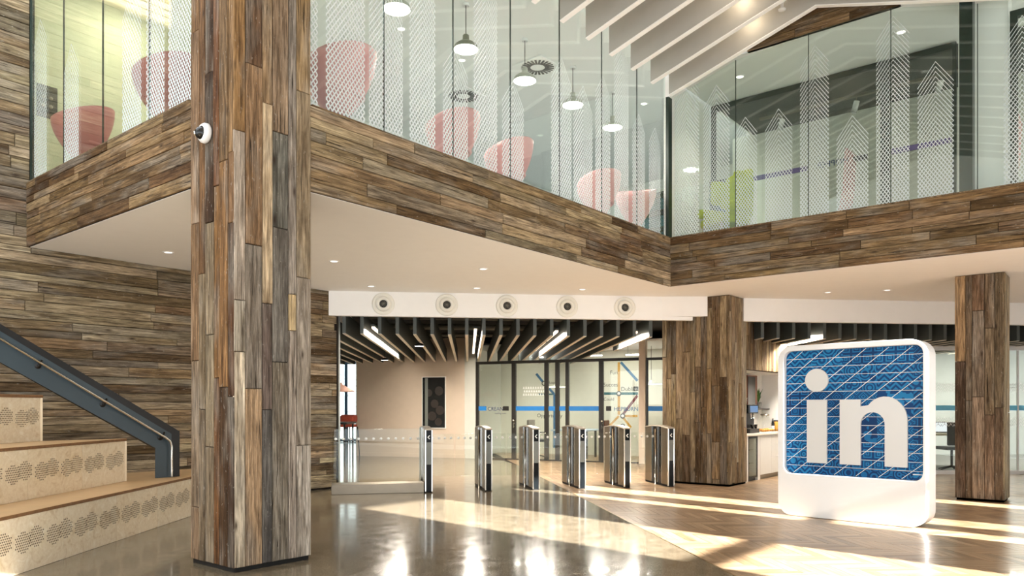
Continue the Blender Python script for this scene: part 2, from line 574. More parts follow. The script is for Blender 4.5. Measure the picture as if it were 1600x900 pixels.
def plank(parent, mw, L, H, T, col):
    g = 0.0024
    b = 0.005
    me = bpy.data.meshes.new('plank')
    x0, x1, y0, y1 = g, L - g, g, H - g
    vs = [(x0, y0, 0), (x1, y0, 0), (x1, y1, 0), (x0, y1, 0),
          (x0, y0, T - b), (x1, y0, T - b), (x1, y1, T - b), (x0, y1, T - b),
          (x0 + b, y0 + b, T), (x1 - b, y0 + b, T), (x1 - b, y1 - b, T), (x0 + b, y1 - b, T)]
    fs = [(3, 2, 1, 0), (0, 1, 5, 4), (1, 2, 6, 5), (2, 3, 7, 6), (3, 0, 4, 7), (4, 5, 9, 8), (5, 6, 10, 9), (6, 7, 11, 10), (7, 4, 8, 11), (8, 9, 10, 11)]
    me.from_pydata(vs, [], fs)
    me.materials.append(M['reclaimed_wood'])
    o = bpy.data.objects.new('plank', me)
    C.objects.link(o)
    o.matrix_world = mw
    o.matrix_basis = mw
    put(o, parent)
    c = rgb(*col)
    o.color = (c[0] * 1.05, c[1] * 0.99, c[2] * 0.88, 1)
    return o

def jit(c, a=17):
    d = random.uniform(-a, a)
    return tuple(max(8, min(250, x + d + random.uniform(-1.5, 1.5))) for x in c)

def clad_h(parent, o, xdir, length, z0, z1, pal, hmin=0.085, hmax=0.15, lmin=0.7, lmax=2.6, clip=None, T=0.018):
    """boards lying along xdir, from z0 up to z1"""
    x = Vector(xdir).normalized()
    z = z0
    last = None
    while z < z1 - 0.02:
        h = random.uniform(hmin, hmax)
        if z + h > z1 - 0.05:
            h = z1 - z
        s = -random.uniform(0, lmax * 0.6)
        while s < length:
            L = random.uniform(lmin, lmax)
            a, b = max(0, s), min(length, s + L)
            s += L
            if clip:
                r = clip(z + h / 2)
                if r is None:
                    continue
                a, b = max(a, r[0]), min(b, r[1])
            if b - a < 0.06:
                continue
            c = random.choice(pal)
            while c == last:
                c = random.choice(pal)
            last = c
            pos = Vector(o) + x * a
            plank(parent, frame_mw((pos.x, pos.y, z), x), b - a, h, T + random.uniform(-0.004, 0.005), jit(c))
        z += h

def vmw(o, xdir):
    x = Vector(xdir).normalized()
    up = Vector((0, 0, 1))
    n = x.cross(up)
    m = Matrix((up, -x, n)).transposed().to_4x4()
    m.translation = Vector(o)
    return m

def clad_v(parent, o, xdir, width, z0, z1, pal, wmin=0.07, wmax=0.15, lmin=0.7, lmax=2.6, T=0.018):
    x = Vector(xdir).normalized()
    s = 0.0
    last = None
    while s < width - 0.01:
        w = random.uniform(wmin, wmax)
        if s + w > width - 0.05:
            w = width - s
        z = z0 - random.uniform(0, lmax * 0.6)
        while z < z1:
            L = random.uniform(lmin, lmax)
            a, b = max(z0, z), min(z1, z + L)
            z += L
            if b - a < 0.05:
                continue
            c = random.choice(pal)
            while c == last:
                c = random.choice(pal)
            last = c
            p = Vector(o) + x * (s + w)
            plank(parent, vmw((p.x, p.y, a), x), b - a, w, T + random.uniform(-0.004, 0.005), jit(c))
        s += w

def face_cols(parent, o, xdir, width, z0, z1, cols, T=0.02):
    """boards given one by one: (share of the width, [(top z, colour), ...] from the floor up)"""
    x = Vector(xdir).normalized()
    s = 0.0
    for share, segs in cols:
        w = share * width
        z = z0
        for zt, c in segs:
            zt = min(zt, z1)
            p = Vector(o) + x * (s + w)
            plank(parent, vmw((p.x, p.y, z), x), zt - z, w, T + random.uniform(-0.004, 0.005), jit(c, 3))
            z = zt
        s += w

# ---- ground floor: polished concrete on one side of a diagonal, oak herringbone on the other
LA, LB = Vector((5.61, 2.35)), Vector((9.64, 6.71))
LD = (LB - LA).normalized()
LN = Vector((LD.y, -LD.x))                     # towards the wood side
la0, la1 = LA - LD * 5.2, LA + LD * 11.0
fl = struct(MB().prism([(-6, -4), (la0.x, la0.y), (la1.x, la1.y), (24, 24), (10, 32), (-6, 24)], -0.1, 0.0).build('floor', 'polished_concrete'))
fw = struct(MB().prism([(la0.x, la0.y), (24, -4), (30, 8), (24, 24), (la1.x, la1.y)], -0.1, -0.012).build('floor_wood', 'backing_dark'))
struct(MB().bar((la0.x, la0.y, -0.009), (la1.x, la1.y, -0.009), 0.012, 0.02).build('trim_1', 'brass'))

def clip_half(poly, p, n):
    out = []
    for i in range(len(poly)):
        a, b = poly[i], poly[(i + 1) % len(poly)]
        da, db = (a - p).dot(n), (b - p).dot(n)
        if da >= 0: out.append(a)
        if da * db < 0: out.append(a + (b - a) * (da / (da - db)))
    return out

def herringbone():
    W = 0.085; L = W * 6
    rot = Matrix.Rotation(math.radians(45), 2)
    o0 = Vector((9.0, 3.0))
    res = []
    for i in range(-150, 150):
        for j in range(-20, 21):
            b0 = Vector((i * W + j * L, i * W - j * L))
            for kind in (0, 1):
                if kind == 0:
                    q = [Vector((0, 0)), Vector((L, 0)), Vector((L, W)), Vector((0, W))]; uvq = [(0, 0), (L, 0), (L, W), (0, W)]
                else:
                    q = [Vector((0, W)), Vector((W, W)), Vector((W, W + L)), Vector((0, W + L))]
                cc = sum(q, Vector((0, 0))) / 4
                q = [cc + (p - cc) - Vector((math.copysign(0.0014, (p - cc).x), math.copysign(0.0014, (p - cc).y))) for p in q]
                q = [o0 + rot @ (p + b0) for p in q]
                cc = o0 + rot @ (cc + b0)
                d = cc.x * FW[0] + cc.y * FW[1]
                lt = cc.x * RT[0] + cc.y * RT[1]
                if d < 1.5 or d > 22.5 or cc.y < -3.7 or cc.x > 21 or (d > 14.78 and lt > 4.15):
                    continue
                pp = px_of((cc.x, cc.y, 0))
                seen = -20 < pp[0] < 1620 and pp[1] < 915
                q2 = clip_half(q, LA + LN * 0.007, LN)
                if len(q2) < 3:
                    continue
                ax = rot @ (Vector((1, 0)) if kind == 0 else Vector((0, 1)))
                res.append((d if seen else d + 100.0, cc, ax, q2))
    res.sort(key=lambda r: r[0])
    return res

def boards_mesh(lst, name):
    vs = []; fs = []; uvs = []
    for d, cc, ax, q in lst:
        n = len(q)
        a = sum(q[i].x * q[(i + 1) % n].y - q[(i + 1) % n].x * q[i].y for i in range(n))
        if a < 0: q = q[::-1]
        o = len(vs)
        dz = random.uniform(-0.0004, 0.0004)
        vs += [(p.x, p.y, -0.012) for p in q] + [(p.x, p.y, dz) for p in q]
        ff = [tuple(range(n, 2 * n))] + [(i, (i + 1) % n, n + (i + 1) % n, n + i) for i in range(n)]
        ay = Vector((-ax.y, ax.x))
        for f in ff:
            fs.append([o + i for i in f])
            for i in f:
                p = q[i % n] - cc
                uvs.append((p.dot(ax), p.dot(ay)))
    me = bpy.data.meshes.new(name)
    me.from_pydata(vs, [], fs)
    uvl = me.uv_layers.new(name='UVMap')
    for i, uvv in enumerate(uvs):
        uvl.data[i].uv = uvv
    me.materials.append(M['oak_parquet'])
    o = bpy.data.objects.new(name, me)
    C.objects.link(o)
    return o
_hb = herringbone()
for r in _hb[:290]:
    put(boards_mesh([r], 'floorboard'), fw)
_st = stuff(boards_mesh(_hb[290:], 'floorboards_beyond'))
put(_st, fw)

# ---- left wall of reclaimed boards
WY = 9.87
wl = struct(MB().span((-1.0, WY + 0.02, 0), (7.63, WY + 0.25, Z_SOF)).span((-1.0, WY + 0.02, Z_SOF), (3.31, WY + 0.25, 7.2)).build('wall_left', 'backing_dark'))
clad_h(wl, (1.6, WY + 0.02, 0), (1, 0, 0), 6.05, 0.03, Z_SOF, PAL_WALL, 0.08, 0.135, 0.7, 2.8)
clad_h(wl, (1.6, WY + 0.02, 0), (1, 0, 0), 1.655, Z_SOF, 6.9, PAL_WALL, 0.09, 0.15, 0.7, 1.7)
# cheek of the wall's free end
struct(MB().span((7.632, WY - 0.02, 0), (7.66, WY + 0.25, Z_SOF)).build('trim_2', 'backing_dark'))

# ---- balcony: soffit, floor slab and clad fascias
BX, BY = 3.235, 5.455
X3 = 10.53
ceil = struct(MB().prism([(BX + 0.02, BY + 0.02), (X3 + 0.02, BY + 0.02), (X3 + 0.02, -3.9), (22, -3.9), (22, 16), (BX + 0.02, WY)], Z_SOF, Z_UP - 0.3).build('ceiling', 'plaster_warm'))
struct(MB().prism([(BX + 0.06, BY + 0.06), (X3 + 0.06, BY + 0.06), (X3 + 0.06, -3.9), (22, -3.9), (22, 16), (BX + 0.06, WY)], Z_UP - 0.29, Z_UP).build('floor_upper', 'carpet'))
f1 = struct(MB().span((BX + 0.002, BY + 0.7, Z_SOF + 0.004), (BX + 0.08, WY, Z_BAND - 0.004)).build('wall_balcony_left', 'backing_dark'))
clad_h(f1, (BX, WY, 0), (0, -1, 0), WY - BY - 0.64, Z_SOF, Z_BAND, PAL_DARK, 0.075, 0.125, 0.6, 2.0)
f2 = struct(MB().span((BX + 0.7, BY + 0.002, Z_SOF + 0.004), (X3, BY + 0.08, Z_BAND - 0.004)).build('wall_balcony_middle', 'backing_dark'))
clad_h(f2, (BX + 0.69, BY, 0), (1, 0, 0), X3 - BX - 0.69, Z_SOF, Z_BAND, PAL_MIX, 0.075, 0.125, 0.5, 2.2)
f3 = struct(MB().span((X3 + 0.002, -3.9, Z_SOF + 0.004), (X3 + 0.08, BY, Z_BAND - 0.004)).build('wall_balcony_right', 'backing_dark'))
clad_h(f3, (X3, BY, 0), (0, -1, 0), 7.2, Z_SOF, Z_BAND, PAL_DARK + PAL_MIX[:4], 0.075, 0.125, 0.6, 2.2)
# capping board along the top of each fascia
for a, b, n in (((BX + 0.03, WY, 0), (BX + 0.03, BY + 0.72, 0), 'trim_3'), ((BX + 0.72, BY + 0.03, 0), (X3 - 0.02, BY + 0.03, 0), 'trim_4'), ((X3 + 0.03, BY, 0), (X3 + 0.03, -2.0, 0), 'trim_5')):
    o = struct(MB().bar((a[0], a[1], Z_BAND + 0.006), (b[0], b[1], Z_BAND + 0.006), 0.075, 0.02).build(n, 'reclaimed_wood'))
    o.color = rgb(120, 100, 76)

# ---- bulkhead with the air nozzles, its dark void and the ceiling fins behind it
BL = P(12.04, -2.8); BR = P(12.66, 2.54)
BD = (BR - BL).normalized(); BN = Vector((-BD.y, BD.x, 0))   # BN points away from the eye
if BN.dot(Vector((FW[0], FW[1], 0))) < 0: BN = -BN
def bl_x(X):
    return BL + BD * ((X - BL.x) / BD.x)
def bl_y(Y):
    return BL + BD * ((Y - BL.y) / BD.y)
pL, pC, pD = BL - BD * 0.12, bl_x(11.78), bl_y(5.055)
pE = BL + BD * 13.5
for a, b, n in ((pL, pC, 'wall_bulkhead_left'), (pD, pE, 'wall_bulkhead_right')):
    q = [a, b, b + BN * 0.10, a + BN * 0.10]
    struct(MB().prism([(v.x, v.y) for v in q], 2.77, Z_SOF).build(n, 'plaster_white'))
# sloped return of the bulkhead against the clad pier
w0 = bl_x(11.40)
q = [w0 - BN * 0.0, bl_x(11.86), bl_x(11.86) - BN * 0.26 + BD * 0.02]
struct(MB().prism([(v.x, v.y) for v in [w0, bl_x(11.86), Vector((11.855, 5.45, 0))]], 2.83, Z_SOF).build('wall_bulkhead_return', 'plaster_warm'))
# dark ceiling void
def void(s0, s1, o0, o1):
    a, b = BL + BD * s0, BL + BD * s1
    return [(v.x, v.y) for v in (a + BN * o0, b + BN * o0, b + BN * o1, a + BN * o1)]
vm = MB()
for q in (void(-5.0, 5.28, 0.11, 16), void(5.28, 7.4, 1.3, 16), void(7.4, 13.4, 0.11, 12)):
    vm.prism(q, 3.10, 3.15)
struct(vm.build('ceiling_void', 'void_black'))

# ---- atrium: pitched roof behind white beams
RIDGE, EAVE = 3.25, 5.45
def beam_z(y):
    """underside of the beams: a folded roof"""
    t = ((EAVE - y) / (EAVE - RIDGE)) % 2.0
    t = t if t <= 1 else 2 - t
    return 6.05 + 0.645 * t
ys = [5.45, 3.25, 1.05, -1.15, -3.35]
rf = MB()
for a, b in zip(ys[:-1], ys[1:]):
    za, zb = beam_z(a - 1e-6) + 0.42, beam_z(b + 1e-6) + 0.42
    rf.add([(-4, a, za), (X3, a, za), (X3, b, zb), (-4, b, zb), (-4, a, za + .1), (X3, a, za + .1), (X3, b, zb + .1), (-4, b, zb + .1)],
           [(0, 1, 2, 3), (7, 6, 5, 4), (0, 4, 5, 1), (1, 5, 6, 2), (2, 6, 7, 3), (3, 7, 4, 0)])
struct(rf.build('ceiling_atrium', 'plaster_warm'))
# unseen wall added behind the viewpoint to block high sky light, open below
struct(MB().span((-4.3, -4.0, 4.4), (-4.0, 12, 12)).span((-4.3, 9.9, 0), (-4.0, 12, 4.4)).build('wall_sky_block', 'plaster_white'))
# ------------------------------------------------------------------ columns clad in boards
def column_root(name, x0, y0, x1, y1, z1, label):
    r = thing(name, ((x0 + x1) / 2, (y0 + y1) / 2, 0))
    MB().span((x0 + 0.02, y0 + 0.02, 0.0), (x1 - 0.02, y1 - 0.02, z1)).build('core', 'backing_dark', r)
    tag(r, label, 'column')
    return r
c1 = column_root('clad_column', 3.21, 5.43, 3.93, 6.10, 7.1, 'tall square column in brown and grey reclaimed boards carrying a security camera')
def zc(py, d=6.0): return EYE + (HOR - py) / FPX * d
B1, B2, B3, B4 = (123, 104, 84), (106, 82, 60), (63, 46, 34), (120, 108, 94)
OR, OR2, LB_ = (111, 84, 55), (117, 92, 65), (115, 98, 77)
face_cols(c1, (3.23, 6.10, 0), (0, -1, 0), 0.67, 0.035, 7.1, [
    (0.20, [(zc(800), (115, 100, 85)), (zc(560), (122, 112, 98)), (zc(335), (117, 98, 78)), (zc(20), B1), (8, (112, 88, 64))]),
    (0.14, [(zc(640), (102, 92, 80)), (zc(420), (119, 106, 89)), (8, B2)]),
    (0.20, [(zc(700), (108, 98, 86)), (zc(520), (120, 110, 96)), (zc(340), B4), (zc(100), B3), (8, (71, 52, 39))]),
    (0.13, [(zc(590), (96, 70, 46)), (zc(285), OR), (8, (94, 68, 48))]),
    (0.19, [(zc(605), (67, 50, 37)), (zc(250), OR2), (8, LB_)]),
    (0.14, [(zc(620), (60, 44, 34)), (zc(350), (70, 48, 33)), (zc(240), (114, 92, 70)), (8, (122, 98, 74))])])
face_cols(c1, (3.21, 5.45, 0), (1, 0, 0), 0.72, 0.035, 7.1, [
    (0.14, [(zc(550), (186, 178, 164)), (zc(470), (150, 144, 138)), (zc(207), (156, 150, 142)), (8, (134, 108, 78))]),
    (0.21, [(zc(607), (158, 136, 114)), (zc(380), (118, 112, 108)), (zc(97), (132, 112, 90)), (8, (98, 78, 62))]),
    (0.13, [(zc(640), (78, 76, 78)), (zc(470), (104, 94, 90)), (zc(150), (176, 160, 140)), (8, (146, 126, 104))]),
    (0.21, [(zc(563), (118, 112, 106)), (zc(345), (98, 96, 94)), (zc(190), (92, 92, 90)), (8, (126, 112, 98))]),
    (0.11, [(zc(510), (150, 144, 138)), (zc(450), (168, 150, 122)), (8, (126, 122, 118))]),
    (0.20, [(zc(700), (168, 164, 160)), (zc(420), (150, 144, 138)), (zc(110), (134, 122, 108)), (8, (138, 118, 92))])])
# plain boards on the two hidden sides
clad_v(c1, (3.91, 5.43, 0), (0, 1, 0), 0.67, 0.035, 7.1, PAL_COL, 0.1, 0.16, 1.5, 3)
clad_v(c1, (3.93, 6.08, 0), (-1, 0, 0), 0.72, 0.035, 7.1, PAL_COL, 0.1, 0.16, 1.5, 3)
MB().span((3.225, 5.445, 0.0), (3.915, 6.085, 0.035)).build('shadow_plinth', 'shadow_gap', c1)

c2 = column_root('clad_pier', 11.87, 5.07, 12.60, 6.30, Z_SOF - 0.003, 'broad pier in vertical brown boards beside the rightmost entrance gate')
clad_v(c2, (11.89, 6.30, 0), (0, -1, 0), 1.23, 0.03, Z_SOF - 0.004, PAL_COL, 0.07, 0.15, 0.5, 2.2)
clad_v(c2, (11.87, 5.09, 0), (1, 0, 0), 0.73, 0.03, Z_SOF - 0.004, PAL_COL + [(150, 144, 132)], 0.07, 0.13, 0.8, 2.4)
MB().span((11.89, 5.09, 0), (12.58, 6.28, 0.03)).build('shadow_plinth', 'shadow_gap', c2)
c3 = column_root('clad_column', 12.24, 1.30, 12.76, 1.90, Z_SOF - 0.003, 'narrow board-clad column standing behind the blue logo sign')
face_cols(c3, (12.26, 1.90, 0), (0, -1, 0), 0.60, 0.03, Z_SOF - 0.004, [
    (0.22, [(1.95, (80, 68, 60)), (8, (149, 127, 102))]),
    (0.13, [(1.4, (85, 72, 61)), (8, (100, 88, 76))]),
    (0.25, [(1.45, (133, 120, 109)), (2.65, (125, 116, 107)), (8, (111, 92, 75))]),
    (0.20, [(1.2, (113, 100, 89)), (2.4, (119, 108, 95)), (8, (110, 94, 80))]),
    (0.20, [(1.3, (93, 80, 69)), (8, (105, 94, 81))])])
clad_v(c3, (12.24, 1.32, 0), (1, 0, 0), 0.52, 0.03, Z_SOF - 0.004, [(150, 144, 128), (140, 130, 110)], 0.1, 0.16, 1.2, 2.6)
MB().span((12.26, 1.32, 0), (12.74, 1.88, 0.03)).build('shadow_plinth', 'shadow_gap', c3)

# ------------------------------------------------------------------ white beams under the atrium roof
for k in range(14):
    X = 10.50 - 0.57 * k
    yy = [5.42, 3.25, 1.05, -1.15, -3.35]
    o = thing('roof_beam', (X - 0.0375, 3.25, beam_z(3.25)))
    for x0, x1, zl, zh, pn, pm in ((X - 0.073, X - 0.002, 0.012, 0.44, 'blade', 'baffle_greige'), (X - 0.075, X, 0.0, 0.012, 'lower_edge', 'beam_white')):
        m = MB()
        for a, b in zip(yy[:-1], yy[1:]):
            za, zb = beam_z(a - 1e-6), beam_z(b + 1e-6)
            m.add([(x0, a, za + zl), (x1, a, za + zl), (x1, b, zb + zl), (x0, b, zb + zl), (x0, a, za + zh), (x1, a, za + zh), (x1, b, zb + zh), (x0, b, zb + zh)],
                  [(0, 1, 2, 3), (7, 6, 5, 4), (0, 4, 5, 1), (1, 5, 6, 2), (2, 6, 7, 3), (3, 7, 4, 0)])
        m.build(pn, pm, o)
    nm = ['white roof beam closing the top of the right glass wall', 'second white roof beam out from the right glass wall', 'third white roof beam out from the right glass wall',
          'fourth white roof beam out from the right glass wall', 'fifth white roof beam out from the right glass wall', 'sixth white roof beam out from the right glass wall']
    tag(o, nm[k] if k < 6 else 'white roof beam overhead at the top edge of the view', 'beam', 'white roof beams over the atrium')

# clad gable above the right glass wall
gz = 6.43
gy0, gy1 = RIDGE + (6.695 - gz) / 0.645 * 2.2, RIDGE - (6.695 - gz) / 0.645 * 2.2
gb = struct(MB().slab([(X3 + 0.06, gy0 + .1, gz), (X3 + 0.06, gy1 - .1, gz), (X3 + 0.06, gy1 - .1, 7.1), (X3 + 0.06, gy0 + .1, 7.1)], (1, 0, 0), 0.05).build('wall_gable', 'backing_dark'))
clad_h(gb, (X3 + 0.06, gy0 + .1, 0), (0, -1, 0), gy0 - gy1 + .2, gz, 7.05, PAL_DARK, 0.08, 0.13, 0.6, 1.5)

# ------------------------------------------------------------------ printed glass walls of the upper floor
def pane(parent, a, b, ztop_a, ztop_b, u0, mat='printed_glass', z0=Z_BAND + 0.016, th=0.012):
    a, b = Vector(a), Vector(b)
    d = (b - a); L = d.length; d.normalize()
    n = d.cross(Vector((0, 0, 1)))
    vs = []
    for off in (0, -th):
        for p, z in ((a, z0), (b, z0), (b, ztop_b), (a, ztop_a)):
            vs.append((p.x + n.x * off, p.y + n.y * off, z))
    fs = [(0, 1, 2, 3), (7, 6, 5, 4), (0, 4, 5, 1), (1, 5, 6, 2), (2, 6, 7, 3), (3, 7, 4, 0)]
    me = bpy.data.meshes.new('pane')
    me.from_pydata(vs, [], fs)
    uvl = me.uv_layers.new(name='UVMap')
    uvs = [(u0, 0), (u0 + L, 0), (u0 + L, ztop_b - z0), (u0, ztop_a - z0)]
    for p in me.polygons:
        for li in p.loop_indices:
            uvl.data[li].uv = uvs[me.loops[li].vertex_index % 4]
    # the print is on the outer face only
    me.materials.append(M[mat]); me.materials.append(M['clear_glass'])
    for i, p in enumerate(me.polygons):
        p.material_index = 0 if i == 0 else 1
    o = bpy.data.objects.new('pane', me)
    C.objects.link(o)
    put(o, parent)
    return o
G = 0.006
w1 = struct(thing('window_1', (BX + 0.03, 7.7, Z_BAND)))
e1 = [9.85, 8.93, 7.95, 6.96, 5.95, 5.49]
for i, (a, b) in enumerate(zip(e1[:-1], e1[1:])):
    pane(w1, (BX + 0.03, a - G, 0), (BX + 0.03, b + G, 0), 6.94, 6.94, 52.3 + i * 1.013)
w2 = struct(thing('window_2', (7, BY + 0.03, Z_BAND)))
e2 = [3.27, 3.86, 4.80, 5.75, 6.70, 7.665, 8.64, 9.58, 10.44]
for i, (a, b) in enumerate(zip(e2[:-1], e2[1:])):
    pane(w2, (a + G, BY + 0.03, 0), (b - G, BY + 0.03, 0), 6.94, 6.94, 3.1 + a)
w3 = struct(thing('window_3', (X3 + 0.03, 2.0, Z_BAND)))
e3 = [5.40, 4.42, 3.385, 2.353, 1.40, 0.42, -0.6]
for i, (a, b) in enumerate(zip(e3[:-1], e3[1:])):
    za, zb = min(6.42, beam_z(a)), min(6.42, beam_z(b))
    if i == 3: zb = beam_z(1.40)
    pane(w3, (X3 + 0.03, a - G, 0), (X3 + 0.03, b + G, 0), za - 0.002, zb - 0.002, 61.0 + i * 1.02)
# slim dark joints between panes, and the dark corner post
for i, y in enumerate(e1[1:-1]):
    MB().span((BX + 0.029, y - 0.004, Z_BAND + 0.016), (BX + 0.043, y + 0.004, 6.94)).build('joint', 'frame_green', w1)
for i, x in enumerate(e2[1:-1]):
    MB().span((x - 0.004, BY + 0.029, Z_BAND + 0.016), (x + 0.004, BY + 0.043, 6.94)).build('joint', 'frame_green', w2)
for i, y in enumerate(e3[1:-1]):
    MB().span((X3 + 0.029, y - 0.004, Z_BAND + 0.016), (X3 + 0.043, y + 0.004, min(6.42, beam_z(y)))).build('joint', 'frame_green', w3)
MB().span((X3 - 0.085, BY - 0.02, Z_BAND + 0.016), (X3 + 0.028, BY + 0.029, 6.05)).build('corner_post', 'frame_green', w2)
MB().span((BX + 0.02, WY - 0.01, Z_BAND + 0.016), (BX + 0.05, WY + 0.01, 6.94)).build('edge_channel', 'frame_green', w1)
# ------------------------------------------------------------------ street side: glazed facade that lets the sun in
FY = -4.0
def facade():
    m = MB()
    op = [(-9.0, 1.1, 0, 4.4), (5.16, 6.55, 0, 4.84), (8.16, 8.56, 0, 4.84), (8.93, 9.47, 0, 4.84), (11.1, 11.53, 0, 3.1)]     # clear openings along X, with sill and head; first one added for sky light
    x = -9.2
    for a, b, z0, z1 in op:
        m.span((x, FY - 0.15, 0), (a, FY + 0.15, 12.0)); x = b
        m.span((a, FY - 0.15, z1), (b, FY + 0.15, 12.0))
    m.span((x, FY - 0.15, 0), (12.4, FY + 0.15, 12.0))
    m.span((12.4, FY - 0.15, 0), (13.8, FY + 0.15, 4.3)).span((12.4, FY - 0.15, 6.35), (13.8, FY + 0.15, 12.0)).span((13.8, FY - 0.15, 0), (34, FY + 0.15, 12.0))  # unseen upper gap added to let sun and sky into the room upstairs
    return struct(m.build('wall_right', 'plaster_white')), op
wr, _op = facade()
for k, (a, b, _z0, _z1) in enumerate(_op):
    w = struct(thing('window_%d' % (9 + k), ((a + b) / 2, FY, 0)))  # the first of these frames the added opening
    MB().span((a, FY - 0.05, 2.72), (b, FY + 0.05, 2.83)).build('transom', 'frame_black', w)
    MB().span((a, FY - 0.05, 0.0), (b, FY + 0.05, 0.06)).build('sill', 'frame_black', w)

# ------------------------------------------------------------------ upper floor rooms behind the printed glass
struct(MB().prism([(BX + 0.07, BY + 0.07), (X3 + 0.5, BY + 0.07), (17, BY + 0.07), (17, WY + 3), (BX + 0.07, WY + 3)], 6.95, 7.0).build('ceiling_upper', 'ceiling_grey'))
struct(MB().span((X3 + 0.07, -4, 6.43), (16, BY + 0.05, 6.48)).build('ceiling_upper_right', 'ceiling_grey'))
struct(MB().span((BX + 0.07, WY + 0.03, Z_UP), (6.6, WY + 0.25, 6.95)).build('wall_upper_left', 'wall_cream'))
struct(MB().span((6.6, WY + 1.8, Z_UP), (17, WY + 2.0, 4.5)).span((6.6, WY + 1.8, 6.6), (17, WY + 2.0, 6.95)).build('wall_upper_back', 'wall_pale'))  # open strip between the two bands added to let sky light in
struct(MB().span((6.6, WY + 0.03, Z_UP), (6.75, WY + 2.0, 6.95)).build('wall_upper_return', 'wall_cream'))
struct(MB().span((16.8, BY, Z_UP), (17, WY + 2, 6.95)).build('wall_upper_end', 'wall_grey_white'))
struct(MB().span((X3 + 0.12, BY + 0.07, Z_UP), (12.1, BY + 0.17, 6.95)).build('wall_upper_divide', 'plaster_white'))
struct(MB().span((13.85, -4, Z_UP), (14.0, BY + 0.4, 6.43)).build('wall_upper_room_end', 'wall_grey_white'))

# dark framed glazed partition of the upper right room
gp = thing('glazed_partition', (12.12, 3.5, Z_UP))
py0, py1 = 5.50, 1.86
MB().span((12.10, py1, 6.33), (12.16, py0, 6.42)).build('head_rail', 'frame_green', gp)
MB().span((12.10, py0 - 0.07, Z_UP), (12.16, py0, 6.33)).build('jamb', 'frame_green', gp)
MB().span((12.10, 2.72, Z_UP), (12.16, 2.84, 6.33)).build('mullion', 'frame_green', gp)
MB().span((12.10, py1, Z_UP), (12.16, py1 + 0.05, 6.33)).build('jamb', 'frame_green', gp)
MB().span((12.125, py1 + 0.05, Z_UP), (12.135, 2.72, 6.33)).build('pane', 'room_glass', gp)
MB().span((12.125, 2.84, Z_UP), (12.135, py0 - 0.07, 6.33)).build('pane', 'room_glass', gp)
MB().span((12.118, 3.02, 5.02), (12.124, 3.22, 5.10)).build('stripe', 'ink_black', gp)
MB().span((12.118, 1.92, 5.02), (12.124, 2.70, 5.10)).build('stripe', 'purple_stripe', gp)
MB().span((12.118, 3.9, 5.02), (12.124, 5.42, 5.10)).build('stripe', 'purple_stripe', gp)
text_mesh('lettering', 'HOPPER', 0.13, frame_mw((12.117, 3.28, 5.02), (0, 1, 0)), 'ink_navy', gp)
tag(gp, 'dark green framed glass partition with purple stripe in the upper right room', 'partition')
# green-black structural fin and white pier at the right end of the upper glass
struct(MB().span((10.62, 1.46, Z_UP), (10.80, 1.60, 6.43)).build('trim_6', 'frame_green'))
struct(MB().span((10.95, 1.13, Z_UP), (11.3, 1.66, 6.43)).build('wall_upper_pier', 'plaster_white'))
fr = thing('window_frame', (10.9, 0.6, Z_UP))
MB().span((10.90, 1.03, Z_UP), (10.98, 1.11, 6.1)).build('post', 'frame_green', fr)
MB().span((10.90, -0.6, 6.02), (10.98, 1.03, 6.1)).build('rail', 'frame_green', fr)
MB().span((10.935, -0.6, Z_UP), (10.945, 1.03, 6.02)).build('pane', 'room_glass', fr)
tag(fr, 'dark framed glazed doorway at the far right edge of the upper floor', 'door frame')

# pendant lamps
def pendant(x, y, mat, label, zb=6.30, zt=6.95, r=0.175, light=True, en=45):
    t = thing('pendant_lamp', (x, y, zb))
    shd = MB().lathe([(r, 0.0), (r, 0.012), (r * 0.93, 0.055), (r * 0.6, 0.10), (r * 0.27, 0.125), (r * 0.25, 0.20), (r * 0.16, 0.215), (0.01, 0.22)], (x, y, zb)).build('shade', mat, t)

    MB().lathe([(0.0, 0.012), (r * 0.9, 0.010), (r * 0.97, 0.004)], (x, y, zb)).build('diffuser', 'lamp_glow', shd)
    MB().tube([(x, y, zb + 0.21), (x, y, zt - 0.03)], 0.006, 8).build('cord', 'steel_black', t)
    MB().lathe([(0.045, 0.0), (0.05, 0.02), (0.045, 0.04), (0.0, 0.041)], (x, y, zt - 0.041), 16).build('ceiling_rose', 'paint_white', t)
    tag(t, label, 'lamp', 'pendant lamps on the upper floor')
    if light:
        ld = bpy.data.lights.new('pendant_light', 'AREA'); ld.shape = 'DISK'; ld.energy = en; ld.size = 0.3; ld.color = (1, 0.94, 0.84)
        lo = bpy.data.objects.new('pendant_light', ld); C.objects.link(lo); lo.location = (x, y, zb - 0.004); put(lo, t)
    return t
pendant(6.436, 7.12, 'lamp_grey', 'pendant lamp cut by the top edge, right of the tall column')
pendant(7.772, 7.17, 'lamp_green', 'olive green pendant lamp nearest the middle of the upper glass wall')
pendant(9.089, 7.16, 'lamp_grey', 'pale grey pendant lamp beside the round slotted ceiling vent')
pendant(10.323, 7.12, 'lamp_grey', 'pale grey pendant lamp second from the right in the row')
pendant(11.598, 7.14, 'lamp_grey', 'pale grey pendant lamp farthest right in the row')
pendant(4.234, 9.30, 'lamp_grey', 'pendant lamp at the top edge left of the tall column', zb=6.36, en=16)

